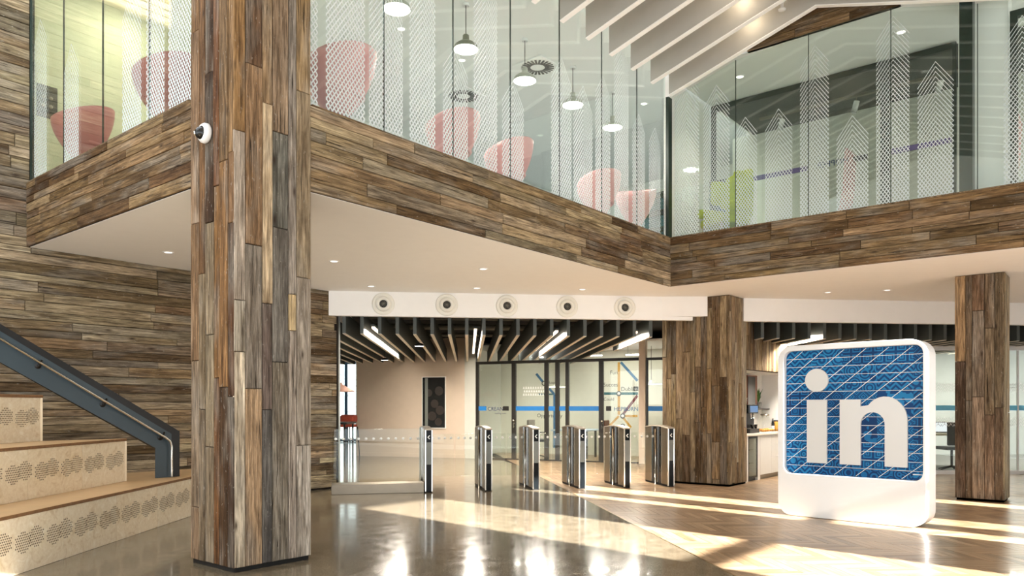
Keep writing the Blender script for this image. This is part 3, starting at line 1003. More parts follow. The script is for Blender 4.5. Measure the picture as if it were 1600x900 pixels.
# round slotted air diffusers
def swirl(x, y, label):
    t = thing('air_diffuser', (x, y, 6.92))
    MB().box((x, y, 6.935), (0.6, 0.6, 0.022)).build('plate', 'ceiling_grey', t, 0.003)
    m = MB()
    for k in range(24):
        a = 2 * math.pi * k / 24
        m.bar((x + 0.12 * math.cos(a), y + 0.12 * math.sin(a), 6.921), (x + 0.27 * math.cos(a), y + 0.27 * math.sin(a), 6.921), 0.034, 0.006)
    m.build('slots', 'nozzle_black', t)
    tag(t, label, 'air vent', 'round ceiling air diffusers')
swirl(9.943, 7.563, 'round ceiling vent with radial black slots right of the olive lamp')
swirl(10.015, 9.30, 'round slotted ceiling vent behind the pink chair in the middle')

def spot_can(x, y, z, label, group, r=0.045, e=0):
    t = thing('downlight', (x, y, z))
    MB().lathe([(r * 1.3, 0.0), (r * 1.3, -0.006), (r, -0.008), (r * 0.9, -0.002)], (x, y, z), 18).build('trim_ring', 'paint_white', t)
    MB().lathe([(r * 0.92, -0.004), (0.0, -0.0041)], (x, y, z), 18).build('lens', 'downlight_glow', t)
    if e:
        ld = bpy.data.lights.new('downlight_beam', 'SPOT'); ld.energy = e; ld.spot_size = math.radians(110); ld.spot_blend = 0.8; ld.shadow_soft_size = 0.05; ld.color = (1, 0.92, 0.8)
        lo = bpy.data.objects.new('downlight_beam', ld); C.objects.link(lo); lo.location = (x, y, z - 0.02); put(lo, t)
    tag(t, label, 'downlight', group)
gU = 'small downlights in the upper ceiling'
spot_can(11.30, 4.66, 6.43, 'upper ceiling downlight left of the dark partition head', gU, 0.06, 60)
spot_can(11.35, 2.40, 6.43, 'upper ceiling downlight above the dark green post', gU, 0.06, 60)
spot_can(12.426, 6.972, 6.95, 'upper ceiling downlight beside the glass corner post', gU, 0.06, 30)
spot_can(9.00, 8.389, 6.95, 'upper ceiling downlight just under the olive lamp', gU, 0.06, 30)
spot_can(7.684, 8.397, 6.95, 'upper ceiling downlight left of the olive lamp, near a sprinkler', gU, 0.06, 30)
sp = thing('sprinkler', (8.397, 8.441, 6.95))
MB().lathe([(0.03, 0), (0.05, -0.03), (0.055, -0.07), (0.03, -0.10), (0.0, -0.101)], (8.397, 8.441, 6.95), 16).build('body', 'paint_white', sp)
tag(sp, 'small white ceiling detector between two downlights upstairs', 'detector')

# bucket chairs
def bucket(x, y, rz, mat, label, zt=4.75, w=0.60):
    z0 = Z_UP
    t = thing('bucket_chair', (x, y, z0), rz)
    R = Matrix.Rotation(rz, 4, 'Z')
    nx, nz = 28, 9
    h = zt - z0
    vs = []; fs = []
    for j in range(nz + 1):
        v = j / nz
        r = (0.26 + 0.74 * math.sin(v * math.pi / 2) ** 0.95) * w / 2
        for k in range(nx):
            a = 2 * math.pi * k / nx
            front = (0.5 + 0.5 * math.cos(a)) ** 1.3
            zz = h * 0.30 + (h * 0.70) * v * (1 - 0.30 * front)
            vs.append(R @ Vector((r * math.cos(a) * 0.95, r * math.sin(a), zz)) + Vector((x, y, z0)))
    for j in range(nz):
        for k in range(nx):
            fs.append((j * nx + k, j * nx + (k + 1) % nx, (j + 1) * nx + (k + 1) % nx, (j + 1) * nx + k))
    o = len(vs)
    m = MB().add(vs, fs, 0, True)
    m.f.append(list(range(nx))[::-1]); m.mi.append(0); m.smooth.append(True)
    sh = m.build('shell', mat, t)
    so = sh.modifiers.new('thick', 'SOLIDIFY'); so.thickness = 0.022; so.offset = -1
    m = MB()
    m.lathe([(0.0, 0.0), (w * 0.30, 0.0), (w * 0.33, 0.03), (w * 0.28, 0.07), (0.0, 0.075)], (x, y, z0 + h * 0.48), 24)
    m.build('cushion', mat, t)
    for k in range(4):
        a = rz + math.pi / 4 + k * math.pi / 2
        MB().tube([(x + 0.10 * math.cos(a), y + 0.10 * math.sin(a), z0 + h * 0.31), (x + 0.24 * math.cos(a), y + 0.24 * math.sin(a), z0 + 0.002)], [0.012, 0.009], 8).build('leg', 'paint_white', t)
    tag(t, label, 'chair', 'pink bucket chairs upstairs')
    return t
def chair_at(px, py, mat, label, rz=0.0, w=0.68):
    d = FPX * (4.75 - EYE) / (HOR - py)
    p = P(d, (px - 800) / FPX * d)
    bucket(p.x, p.y, rz, mat, label, w=w)
chair_at(530, 82, 'pink_shell', 'largest pink bucket chair, right beside the tall column', 2.4, 0.76)
chair_at(708, 180, 'pink_shell', 'pink bucket chair under the round ceiling vent, second from the column', 2.0)
chair_at(795, 222, 'pink_shell', 'pink bucket chair half hidden by print in the middle of the glass wall', 2.2)
chair_at(936, 272, 'pink_shell', 'pink bucket chair left of the pair near the glass corner', 1.6)
chair_at(993, 290, 'pink_shell', 'pink bucket chair nearest the glass corner post', 3.6, 0.64)
chair_at(262, 92, 'pink_deep', 'deep pink bucket chair just left of the tall column', 2.6)
chair_at(130, 168, 'pink_deep', 'deep pink bucket chair near the cream wall upstairs', 3.0)

# low black table between the two left chairs
tb = thing('side_table', (4.45, 8.05, Z_UP))
MB().box((4.45, 8.05, Z_UP + 0.60), (0.55, 0.55, 0.03)).build('table_top', 'steel_black', tb, 0.005)
MB().tube([(4.45, 8.05, Z_UP + 0.02), (4.45, 8.05, Z_UP + 0.585)], 0.03, 12).build('stem', 'steel_black', tb)
MB().lathe([(0, 0.0), (0.2, 0.0), (0.2, 0.012), (0.0, 0.02)], (4.45, 8.05, Z_UP), 24).build('foot', 'steel_black', tb)
tag(tb, 'small black table between the two deep pink chairs upstairs', 'table')
# black socket panel on the cream wall
sw = thing('wall_panel', (3.45, WY + 0.02, 4.80))
MB().span((3.33, WY + 0.012, 4.72), (3.55, WY + 0.03, 5.10)).build('plate', 'steel_black', sw)
for k, (dx, dz) in enumerate(((0.07, 0.24), (0.15, 0.24), (0.07, 0.14), (0.15, 0.14))):
    MB().lathe([(0.022, 0), (0.022, 0.006), (0, 0.007)], (3.33 + dx, WY + 0.012, 4.72 + dz), 14, 0, (0, -1, 0)).build('socket', 'brushed_steel', sw)
tag(sw, 'black socket panel on the cream upper wall at the left edge', 'wall panel')

# lime wing chair
def wing_chair():
    p = P(12.05, (1122 - 800) / FPX * 12.05)
    x, y = p.x, p.y - 0.12
    t = thing('wing_chair', (x, y, Z_UP), 2.6)
    R = Matrix.Translation((x, y, Z_UP)) @ Matrix.Rotation(2.6, 4, 'Z')
    def sk(name, boxes, bev):
        m = MB()
        for c, s in boxes:
            m.box(c, s)
        m.v = [tuple(R @ Vector(q)) for q in m.v]
        o = m.build(name, 'lime_fabric', t)
        o.data.polygons.foreach_set('use_smooth', [True] * len(o.data.polygons))
        o.data.update()
        bv = o.modifiers.new('bevel', 'BEVEL'); bv.width = bev; bv.segments = 2
        ss = o.modifiers.new('soft', 'SUBSURF'); ss.levels = 2; ss.render_levels = 2
        return o
    sk('seat', [((0, 0, 0.38), (0.58, 0.60, 0.16))], 0.05)
    sk('backrest', [((-0.26, 0, 0.80), (0.16, 0.64, 0.78))], 0.07)
    sk('wing', [((-0.12, 0.30, 0.92), (0.36, 0.13, 0.40))], 0.06)
    sk('wing', [((-0.12, -0.30, 0.92), (0.36, 0.13, 0.40))], 0.06)
    sk('armrest', [((0.02, 0.31, 0.56), (0.56, 0.14, 0.17))], 0.065)
    sk('armrest', [((0.02, -0.31, 0.56), (0.56, 0.14, 0.17))], 0.065)
    for sx in (-0.24, 0.24):
        for sy in (-0.24, 0.24):
            a = R @ Vector((sx, sy, 0.31)); b = R @ Vector((sx * 1.1, sy * 1.1, 0.002))
            MB().tube([a, b], [0.018, 0.012], 8).build('leg', 'desk_wood', t)
    tag(t, 'lime green wing chair upstairs beside the glass corner', 'armchair')
wing_chair()
# tall pale pink high-back seats seen edge-on
for px, d, zt, lab in ((1322, 12.0, 5.35, 'pale pink high-backed seat seen edge-on in the upper right room'), (1582, 10.6, 5.35, 'pale pink high-backed seat cut by the right edge upstairs')):
    p = P(d, (px - 800) / FPX * d)
    t = thing('high_back_seat', (p.x, p.y, Z_UP))
    m = MB()
    prof = [(0.16, 0.40), (0.10, 0.45), (0.02, 0.55), (-0.04, 0.9), (-0.07, zt - Z_UP)]
    for a, b in zip(prof[:-1], prof[1:]):
        m.bar((p.x, p.y + a[0], Z_UP + a[1]), (p.x, p.y + b[0], Z_UP + b[1]), 0.5, 0.05, 0, (0, 1, 0.01))
    m.build('shell', 'pink_shell', t, 0.012)
    MB().box((p.x, p.y + 0.26, Z_UP + 0.42), (0.5, 0.40, 0.06)).build('seat', 'pink_shell', t, 0.02)
    for sx in (-0.2, 0.2):
        for sy in (0.08, 0.42):
            MB().tube([(p.x + sx, p.y + sy, Z_UP + 0.40), (p.x + sx, p.y + sy, Z_UP + 0.002)], 0.011, 8).build('leg', 'paint_white', t)
    tag(t, lab, 'seat', 'pale pink high-backed seats')
# low storage bench with white top at the end of the middle room
bn = thing('counter', (14.5, 7.8, Z_UP))
MB().span((14.2, 6.4, Z_UP), (14.8, 9.8, Z_UP + 0.85)).build('body', 'ink_dark_teal', bn)
MB().span((14.15, 6.35, Z_UP + 0.85), (14.85, 9.85, Z_UP + 0.90)).build('worktop', 'worktop', bn)
tag(bn, 'teal counter with pale top at the far end of the upper room', 'counter')
sh = thing('shelving', (16.6, 7.6, Z_UP))
for k in range(4):
    MB().span((16.35, 6.2, 5.2 + k * 0.42), (16.78, 9.6, 5.24 + k * 0.42)).build('shelf', 'frame_black', sh)
MB().span((16.74, 6.2, 5.1), (16.79, 9.6, 6.6)).build('back', 'ink_dark_teal', sh)
tag(sh, 'dark wall shelving at the far end of the upper room', 'shelving')
# rail of track spots in the upper right room
tr = thing('track_light', (13.0, 3.2, 6.3))
MB().span((12.97, 1.5, 6.33), (13.03, 5.0, 6.37)).build('track', 'duct_grey', tr)
for yy in (4.6, 3.4, 2.2):
    MB().tube([(13.0, yy, 6.32), (13.0, yy + 0.02, 6.24)], 0.012, 8).build('stem', 'duct_grey', tr)
    MB().tube([(13.0, yy, 6.26), (13.0, yy + 0.05, 6.08)], 0.045, 12).build('spot_head', 'paint_white', tr)
for yy in (1.6, 4.9):
    MB().tube([(13.0, yy, 6.36), (13.0, yy, 6.421)], 0.008, 8).build('rod', 'duct_grey', tr)
tag(tr, 'track light with white spot heads behind the upper right partition', 'track light')
struct(MB().span((12.2, -3.9, 6.42), (13.85, 5.45, 6.425)).build('ceiling_upper_room', 'fin_dark'))
# ------------------------------------------------------------------ air nozzles on the bulkhead
for k, (s, lab) in enumerate([((8.091, 9.264), 'round white air nozzle farthest left on the bulkhead'), ((8.818, 8.557), 'round white air nozzle second from left on the bulkhead'),
                              ((9.522, 7.874), 'round white air nozzle in the middle of the row of five'), ((10.238, 7.177), 'round white air nozzle second from right on the bulkhead'),
                              ((10.937, 6.498), 'round white air nozzle nearest the clad pier')]):
    c = Vector((s[0], s[1], 2.965))
    t = thing('air_nozzle', c)
    ax = -BN
    MB().lathe([(0.18, 0.0), (0.18, 0.012), (0.165, 0.02), (0.135, 0.02), (0.12, 0.012)], c, 32, 0, ax).build('flange', 'nozzle_white', t)
    MB().lathe([(0.122, 0.002), (0.122, 0.03), (0.112, 0.05), (0.085, 0.06), (0.066, 0.055), (0.062, 0.02)], c, 32, 0, ax).build('cup', 'nozzle_white', t)
    thr = MB().lathe([(0.064, 0.02), (0.0, 0.021)], c, 24, 0, ax).build('throat', 'nozzle_black', t)
    m = MB()
    sx = BD
    for q in range(6):
        a = math.pi * q / 6
        dv = sx * math.cos(a) + Vector((0, 0, 1)) * math.sin(a)
        m.bar(c + ax * 0.032 - dv * 0.058, c + ax * 0.032 + dv * 0.058, 0.004, 0.02, 0, ax)
    m.build('vanes', 'duct_grey', thr)
    tag(t, lab, 'air nozzle', 'five air nozzles on the white bulkhead')

ORD = ['first', 'second', 'third', 'fourth', 'fifth', 'sixth', 'seventh', 'eighth', 'ninth', 'tenth', 'eleventh', 'twelfth', 'thirteenth', 'fourteenth', 'fifteenth', 'sixteenth', 'seventeenth', 'eighteenth', 'nineteenth', 'twentieth',
       'twenty-first', 'twenty-second', 'twenty-third', 'twenty-fourth', 'twenty-fifth', 'twenty-sixth', 'twenty-seventh', 'twenty-eighth']
# ------------------------------------------------------------------ dark ceiling fins
FL = 8.4
FA = TH + math.radians(3.3)
FD = Vector((math.cos(FA), math.sin(FA), 0))             # run of the fins
lab_no = 0
fins = []
s = -1.30
while s < 13.0:
    base = BL + BD * s
    fins.append((s, base)); s += 0.282
for i, (s, b) in enumerate(fins):
    st = b + BN * 0.10
    L = FL - max(0, s) * 0.10
    if s > 5.0: L = 3.2
    # stop fins short of the clad pier
    if 5.35 < s < 7.1 or b.y < -1.5:
        continue
    if s < 0.0:
        st = b + BN * (0.35 - s * 0.2)
    o = thing('ceiling_fin', (st.x, st.y, 2.49))
    MB().bar(Vector((st.x, st.y, 2.66)), Vector((st.x, st.y, 2.66)) + FD * L, 0.055, 0.32).build('blade', 'fin_dark', o)
    MB().bar(Vector((st.x, st.y, 2.495)) + FD * 0.01, Vector((st.x, st.y, 2.495)) + FD * (L - 0.01), 0.053, 0.010).build('lower_edge', 'fin_edge', o)
    x, y, d = px_of((b.x, b.y, 2.5))
    if s < 5.0:
        tag(o, '%s dark ceiling fin from the left below the nozzle bulkhead' % ORD[i], 'ceiling fin', 'dark ceiling fins left of the clad pier')
    else:
        tag(o, '%s dark ceiling fin rightwards from the clad pier' % ORD[lab_no], 'ceiling fin', 'dark ceiling fins right of the clad pier')
        lab_no += 1

# services hung in the void above the fins
def pipe(a, b, r, mat, label, cat='pipe'):
    o = MB().tube([a, b], r, 10).build('service_pipe', mat)
    tag(o, label, cat, 'pipes above the dark fins')
for k, (off, r, z, nm) in enumerate(((0.9, 0.05, 2.95, 'nearest grey pipe crossing above the dark fins'), (2.0, 0.03, 2.98, 'thin grey pipe second from the bulkhead above the fins'), (3.4, 0.06, 2.97, 'thick grey pipe third from the bulkhead above the fins'), (5.0, 0.04, 2.96, 'grey pipe farthest back above the fins'))):
    a = BL + BN * off + BD * 0.35; b = BL + BN * off + BD * 4.9
    pipe((a.x, a.y, z), (b.x, b.y, z), r, 'duct_grey', nm)

# glowing linear lamps between the fins
def strip(s0, offs, nm, z=2.62):
    t = thing('linear_lamp', BL + BD * s0 + Vector((0, 0, z)))
    for a, b in offs:
        p = BL + BD * s0 + FD * a; q = BL + BD * s0 + FD * b
        MB().bar((p.x, p.y, z), (q.x, q.y, z), 0.045, 0.03).build('tube', 'strip_glow', t)
    a, b = offs[0][0], offs[-1][1]
    p = BL + BD * s0 + FD * (a - 0.05); q = BL + BD * s0 + FD * (b + 0.05)
    MB().bar((p.x, p.y, z + 0.035), (q.x, q.y, z + 0.035), 0.06, 0.03).build('housing', 'fin_dark', t)
    mp = (p + q) / 2
    ld = bpy.data.lights.new('linear_light', 'AREA'); ld.shape = 'RECTANGLE'; ld.size = (q - p).length; ld.size_y = 0.24; ld.energy = 210; ld.color = (1, 0.90, 0.78)
    lo = bpy.data.objects.new('linear_light', ld); C.objects.link(lo); lo.location = (mp.x, mp.y, z - 0.03); lo.rotation_euler = (0, 0, FA); put(lo, t)
    tag(t, nm, 'linear lamp', 'glowing linear lamps between the fins')
fs0 = fins[0][0]
def mid(k): return fs0 + 0.282 * (k + 0.5)
strip(mid(6), [(0.35, 1.7), (1.85, 4.0), (4.2, 6.2)], 'long glowing linear lamp between fins at the left, in three lengths')
strip(mid(12), [(0.5, 3.0), (3.3, 6.0)], 'glowing linear lamp pointing straight away in the middle of the fins')
strip(mid(17), [(0.6, 2.4), (2.7, 5.0)], 'glowing linear lamp right of the middle between the fins')
strip(mid(22), [(0.6, 2.6)], 'glowing linear lamp between the fins nearest the clad pier')
strip(mid(33), [(0.5, 1.6)], 'glowing linear lamp between the fins behind the logo sign')

# pendant spots below the void
for px, py, d, nm in ((655, 541, 13.6, 'white disc lamp hanging between the dark fins'), (601, 563, 17.5, 'tiny disc lamp far back between the dark fins at left')):
    c = at(px, py, d)
    t = thing('disc_lamp', c)
    MB().lathe([(0.085, 0), (0.09, 0.02), (0.06, 0.05), (0.02, 0.06), (0.0, 0.061)], c, 20).build('shade', 'steel_black', t)
    MB().lathe([(0.0, 0.001), (0.08, 0.0)], c, 20).build('diffuser', 'lamp_glow', t)
    MB().tube([(c.x, c.y, c.z + 0.06), (c.x, c.y, 3.10)], 0.005, 6).build('cord', 'steel_black', t)
    tag(t, nm, 'lamp', 'disc lamps under the void')

# ------------------------------------------------------------------ soffit downlights
gS = 'small downlights in the white soffit'
for (x, y), nm in [((4.402, 8.894), 'soffit downlight left of the tall column'), ((6.0, 7.807), 'soffit downlight just right of the tall column'), ((7.591, 8.97), 'soffit downlight above the leftmost air nozzle'),
                   ((7.594, 6.691), 'soffit downlight nearest the middle fascia, left of centre'), ((8.75, 7.842), 'soffit downlight above the second and third nozzles'), ((9.893, 6.641), 'soffit downlight above the nozzle second from right'),
                   ((12.65, 3.75), 'soffit downlight above the blue logo sign'), ((13.0, 2.95), 'soffit downlight left of the narrow column'), ((13.5, 1.0), 'soffit downlight right of the narrow column')]:
    spot_can(x, y, Z_SOF, nm, gS, 0.05, 18)

# ------------------------------------------------------------------ far end of the ground floor
def wall_line(a, b, z0, z1, th, name, mat):
    a, b = Vector((a.x, a.y, 0)), Vector((b.x, b.y, 0))
    d = (b - a).normalized(); n = Vector((-d.y, d.x, 0))
    if n.dot(Vector((FW[0], FW[1], 0))) < 0: n = -n
    q = [a, b, b + n * th, a + n * th]
    return struct(MB().prism([(v.x, v.y) for v in q], z0, z1).build(name, mat))
A0, A1, A2 = P(20.4, -4.2), P(19.45, -1.22), P(19.30, -0.93)
wall_line(A0, A1, 0, 3.1, 0.15, 'wall_back', 'wall_beige')
wall_line(A1, A2, 0, 3.1, 0.15, 'wall_back_return', 'wall_grey_white')
wall_line(A0 - Vector((FW[0], FW[1], 0)) * 0.02, A1 - Vector((FW[0], FW[1], 0)) * 0.02, 0, 0.10, 0.02, 'baseboard_back', 'wall_beige')
wall_line(A0, P(29.5, -6.1), 0, 3.1, 0.15, 'wall_corridor_right', 'wall_beige')
wall_line(P(12.3, -2.95), P(29.5, -9.5), 0, 3.1, 0.15, 'wall_corridor_left', 'wall_pale')
# bright end window of the corridor with blue frames and round decals
wn = struct(thing('window_8', P(29.0, -7.2)))
ca, cb = P(29.0, -9.6), P(29.0, -5.9)
def on_line(a, b, t): return a + (b - a) * t
rdir = Vector((RT[0], RT[1], 0)); fdir = Vector((FW[0], FW[1], 0))
MB().bar((ca.x, ca.y, 1.5), (cb.x, cb.y, 1.5), 0.012, 3.0).build('pane', 'clear_glass', wn)
for px in (541, 515, 566):
    c = P(28.95, (px - 800) / FPX * 28.95)
    MB().bar((c.x, c.y, 0), (c.x, c.y, 3.0), 0.16, 0.10, 0, rdir).build('mullion', 'window_blue', wn)
for z in (0.06, 3.02):
    MB().bar((ca.x, ca.y, z), (cb.x, cb.y, z), 0.10, 0.10).build('rail', 'window_blue', wn)
m = MB()
for px, py in ((530, 590), (532, 622), (529, 640), (549, 618), (552, 632), (548, 646), (554, 598), (531, 652), (551, 655)):
    c = at(px, py, 28.9)
    m.lathe([(0.13, 0), (0.13, 0.001), (0.115, 0.001), (0.115, 0.0)], c, 14, 0, -fdir)
stuff(m.build('decals', 'linen', wn))

# dark portrait screen on the beige wall
def on_seg(px, a, b):
    """point on the vertical plane through a-b seen at photo column px"""
    k = (px - 800) / FPX
    r = fdir + rdir * k
    d = b - a; n = Vector((-d.y, d.x, 0))
    return r * (a.dot(n) / r.dot(n))
s0, s1 = on_seg(661, A0, A1), on_seg(696, A0, A1)
def zpx(py, v): return EYE + (HOR - py) / FPX * (v.x * FW[0] + v.y * FW[1])
zs0, zs1 = zpx(668, s0), zpx(590, s0)
ds = thing('display_screen', (s0 + s1) / 2 + Vector((0, 0, zs0)))
u = (s1 - s0).normalized(); nn = Vector((u.y, -u.x, 0))
if nn.dot(fdir) > 0: nn = -nn
W = (s1 - s0).length
mw = frame_mw(s0 + nn * 0.03 + Vector((0, 0, zs0)), u)
def local(mb, mw):
    mb.v = [tuple(mw @ Vector(p)) for p in mb.v]
    return mb
local(MB().span((0, 0, -0.025), (W, zs1 - zs0, 0.0)), mw).build('panel', 'dark_gloss', ds)
H_ = zs1 - zs0
m = MB()
for a, b in (((-0.02, -0.02, -0.028), (0.0, H_ + .02, 0.006)), ((W, -0.02, -0.028), (W + .02, H_ + .02, 0.006)), ((0, -0.02, -0.028), (W, 0, 0.006)), ((0, H_, -0.028), (W, H_ + .02, 0.006))):
    m.span(a, b)
local(m, mw).build('surround', 'plaster_warm', ds)
for cx, cy, r in ((0.38, 0.62, 0.11), (0.52, 0.95, 0.12), (0.30, 0.3, 0.12), (0.55, 0.45, 0.12), (0.2, 0.9, 0.10), (0.5, 0.15, 0.1)):
    local(MB().lathe([(0.0, 0.002), (r, 0.0015)], (min(cx, W - r * .6) * 0.9, cy * H_ / 1.3, 0), 20), mw).build('plate_motif', 'motif_dim', ds)
local(MB().span((W * 0.11, 0.02, 0.0), (W * 0.24, H_ - 0.02, 0.002)), mw).build('edge_strip', 'pot_grey', ds)
tag(ds, 'tall dark screen with dim round motifs on the beige wall', 'screen')

# ------------------------------------------------------------------ glazed meeting rooms with a blue stripe
G0, G1 = P(19.30, -0.92), P(17.55, 3.02)
gu = (G1 - G0).normalized(); gn = Vector((gu.y, -gu.x, 0))
if gn.dot(fdir) > 0: gn = -gn                   # towards the eye
def gx(px): return (on_seg(px, G0, G1) - G0).length * (1 if (on_seg(px, G0, G1) - G0).dot(gu) > 0 else -1)
gmw = frame_mw(G0, gu)                           # x along the front, y up, z to the eye
ZT = 2.40
rooms = thing('meeting_room_front', G0)
for k, (a, b) in enumerate(((744, 748), (800, 806), (851, 857), (868, 874), (884, 889), (936, 943))):
    local(MB().span((gx(a), 0, -0.04), (gx(b), ZT, 0.03)), gmw).build('post', 'frame_black', rooms)
local(MB().span((gx(744), ZT, -0.04), (gx(1002), ZT + 0.07, 0.03)), gmw).build('head_rail', 'frame_black', rooms)
local(MB().span((gx(744), 0, -0.03), (gx(998), 0.03, 0.02)), gmw).build('sill_rail', 'frame_black', rooms)
for a, b in ((748, 800), (806, 851), (857, 868), (874, 884), (889, 936), (943, 998)):
    local(MB().span((gx(a), 0.03, -0.012), (gx(b), ZT, 0.0)), gmw).build('pane', 'room_glass', rooms)
for a, b in ((748, 760), (806, 851), (857, 868), (874, 884), (889, 936)):
    local(MB().span((gx(a), 1.225, 0.001), (gx(b), 1.335, 0.004)), gmw).build('stripe', 'blue_stripe', rooms)
for a, b in ((786, 795), (947, 955)):
    local(MB().span((gx(a), 1.225, 0.001), (gx(b), 1.335, 0.004)), gmw).build('stripe', 'frame_black', rooms)
text_mesh('lettering', 'CREAN', 0.135, gmw @ Matrix.Translation((gx(762), 1.225, 0.002)), 'ink_navy', rooms)
text_mesh('lettering', 'meeting room', 0.055, gmw @ Matrix.Translation((gx(773), 1.14, 0.002)), 'ink_navy', rooms)
text_mesh('lettering', 'HEPBURN', 0.135, gmw @ Matrix.Translation((gx(959), 1.225, 0.002)), 'ink_blue', rooms)
for px in (803.5, 941):
    for s_ in (0.02, -0.07):
        c = gmw @ Vector((gx(px) - 0.09, 0.98, 0.04))
    local(MB().tube([(gx(px) + 0.01, 0.92, 0.02), (gx(px) + 0.01, 0.92, 0.07), (gx(px) + 0.01, 0.80, 0.07)], 0.012, 8), gmw).build('handle', 'chrome', rooms)
    local(MB().lathe([(0.025, 0), (0.025, 0.03), (0, 0.031)], (gx(px), 0.98, 0.03), 14), gmw).build('lock', 'chrome', rooms)
tag(rooms, 'dark framed glass front of the meeting rooms with a blue stripe', 'glass partition')
# white pier and last pane against the clad pier
pr_ = struct(MB().prism([tuple((gmw @ Vector((x, 0, z)))[:2]) for x, z in ((gx(999), 0.05), (gx(1009), 0.05), (gx(1009), -0.15), (gx(999), -0.15))], 0, 3.1).build('wall_pier', 'wall_beige'))
lp = thing('glass_side_panel', gmw @ Vector((gx(1010), 0, 0)))
xa, xb = gx(1010), gx(1046)
local(MB().span((xa, 0, -0.03), (xa + 0.04, ZT, 0.02)), gmw).build('post', 'frame_black', lp)
local(MB().span((xa, ZT, -0.03), (xb, ZT + 0.06, 0.02)), gmw).build('head_rail', 'frame_black', lp)
local(MB().span((xa + .04, 0, -0.012), (xb, ZT, 0)), gmw).build('pane', 'room_glass', lp)
local(MB().span((xa + .04, 1.225, 0.001), (xb, 1.335, 0.004)), gmw).build('stripe', 'blue_stripe', lp)
tag(lp, 'narrow glass panel with blue stripe between beige post and clad pier', 'glass panel')

# inside the rooms: back wall with painted metro-style lines
def gl(x, y, z): return gmw @ Vector((x, y, z))
RB = -2.6
bw = struct(local(MB().span((gx(744) - 0.6, 0, RB - 0.1), (gx(1046) + 1.5, 3.1, RB)), gmw).build('wall_meeting_back', 'wall_grey_white'))
struct(local(MB().span((gx(744) - 0.6, 0, RB), (gx(744) - 0.5, 3.1, -0.16)), gmw).build('wall_meeting_left', 'wall_pale'))
K = (19.0 + 2.5) / 18.6
def bx_(px):
    k = (px - 800) / FPX
    r = fdir + rdir * k
    p0 = gl(0, 0, RB + 0.003)
    n = gn
    p = r * (p0.dot(n) / r.dot(n))
    return (p - gl(0, 0, RB + 0.003)).dot(gu), p.dot(fdir)
def bp(px, py):
    x, d = bx_(px)
    return Vector((x, EYE + (HOR - py) / FPX * d, RB + 0.003))
mg = thing('wall_graphic', gl(gx(960), 0.5, RB))
def seg(pts, w, mat, nm='line'):
    m = MB()
    for a, b in zip(pts[:-1], pts[1:]):
        A, B = bp(*a), bp(*b)
        m.bar(A, B, w, 0.004, 0, (0, 0, 1))
    return local(m, gmw).build(nm, mat, mg)
seg([(967, 566), (967, 648)], 0.07, 'ink_orange')
seg([(967, 650), (945, 673)], 0.06, 'ink_orange'); seg([(972, 650), (996, 650)], 0.06, 'ink_orange'); seg([(974, 653), (986, 668)], 0.06, 'ink_orange')
seg([(944, 615), (997, 615)], 0.07, 'ink_dark_teal')
seg([(970, 566), (996, 595)], 0.07, 'ink_blue')
seg([(996, 618), (973, 648)], 0.07, 'ink_maroon')
seg([(838, 584), (850, 599)], 0.07, 'ink_blue'); seg([(858, 607), (866, 616)], 0.07, 'ink_blue'); seg([(866, 616), (866, 700)], 0.06, 'ink_blue'); seg([(840, 616), (864, 616)], 0.05, 'ink_dark_teal')
for px, py in ((967, 615), (973, 650), (850, 599), (973, 666)):
    c = bp(px, py)
    local(MB().lathe([(0.07, 0.004), (0.07, 0.008), (0.0, 0.009)], c, 20), gmw).build('station_ring', 'ink_black', mg)
    local(MB().lathe([(0.042, 0.006), (0.042, 0.011), (0.0, 0.012)], c, 20), gmw).build('station_dot', 'ink_white', mg)
def btext(s, px, py, size):
    c = bp(px, py)
    text_mesh('lettering', s, size, gmw @ Matrix.Translation(c), 'ink_black', mg)
btext('Fun', 953, 585, 0.15); btext('Success', 943, 604, 0.15); btext('Dublin', 970, 611, 0.16); btext('Could', 943, 626, 0.12)
btext('Opportunity', 839, 652, 0.15); btext('Roads', 856, 600, 0.12)
c = bp(990, 611)
local(MB().span((c.x, c.y, 0.0 + RB + .002), (c.x + 0.13, c.y + 0.12, RB + 0.008)), gmw).build('badge', 'ink_black', mg)
text_mesh('lettering', 'in', 0.11, gmw @ Matrix.Translation((c.x + 0.025, c.y + 0.02, RB + 0.010)), 'ink_white', mg)
tag(mg, 'painted line map with stations and words on the meeting room wall', 'wall graphic')
# rows of small white triangles printed on the door glass
m = MB()
for r in range(3):
    for k in range(9):
        x = gx(817) + k * (gx(851) - gx(817)) / 9 + (0.02 if r % 2 else 0); y = 1.60 + r * 0.085
        m.add([gmw @ Vector((x, y, 0.003)), gmw @ Vector((x + 0.05, y, 0.003)), gmw @ Vector((x + 0.025, y + 0.06, 0.003))], [(0, 1, 2)])
stuff(m.build('triangle_print', 'ink_white', rooms))

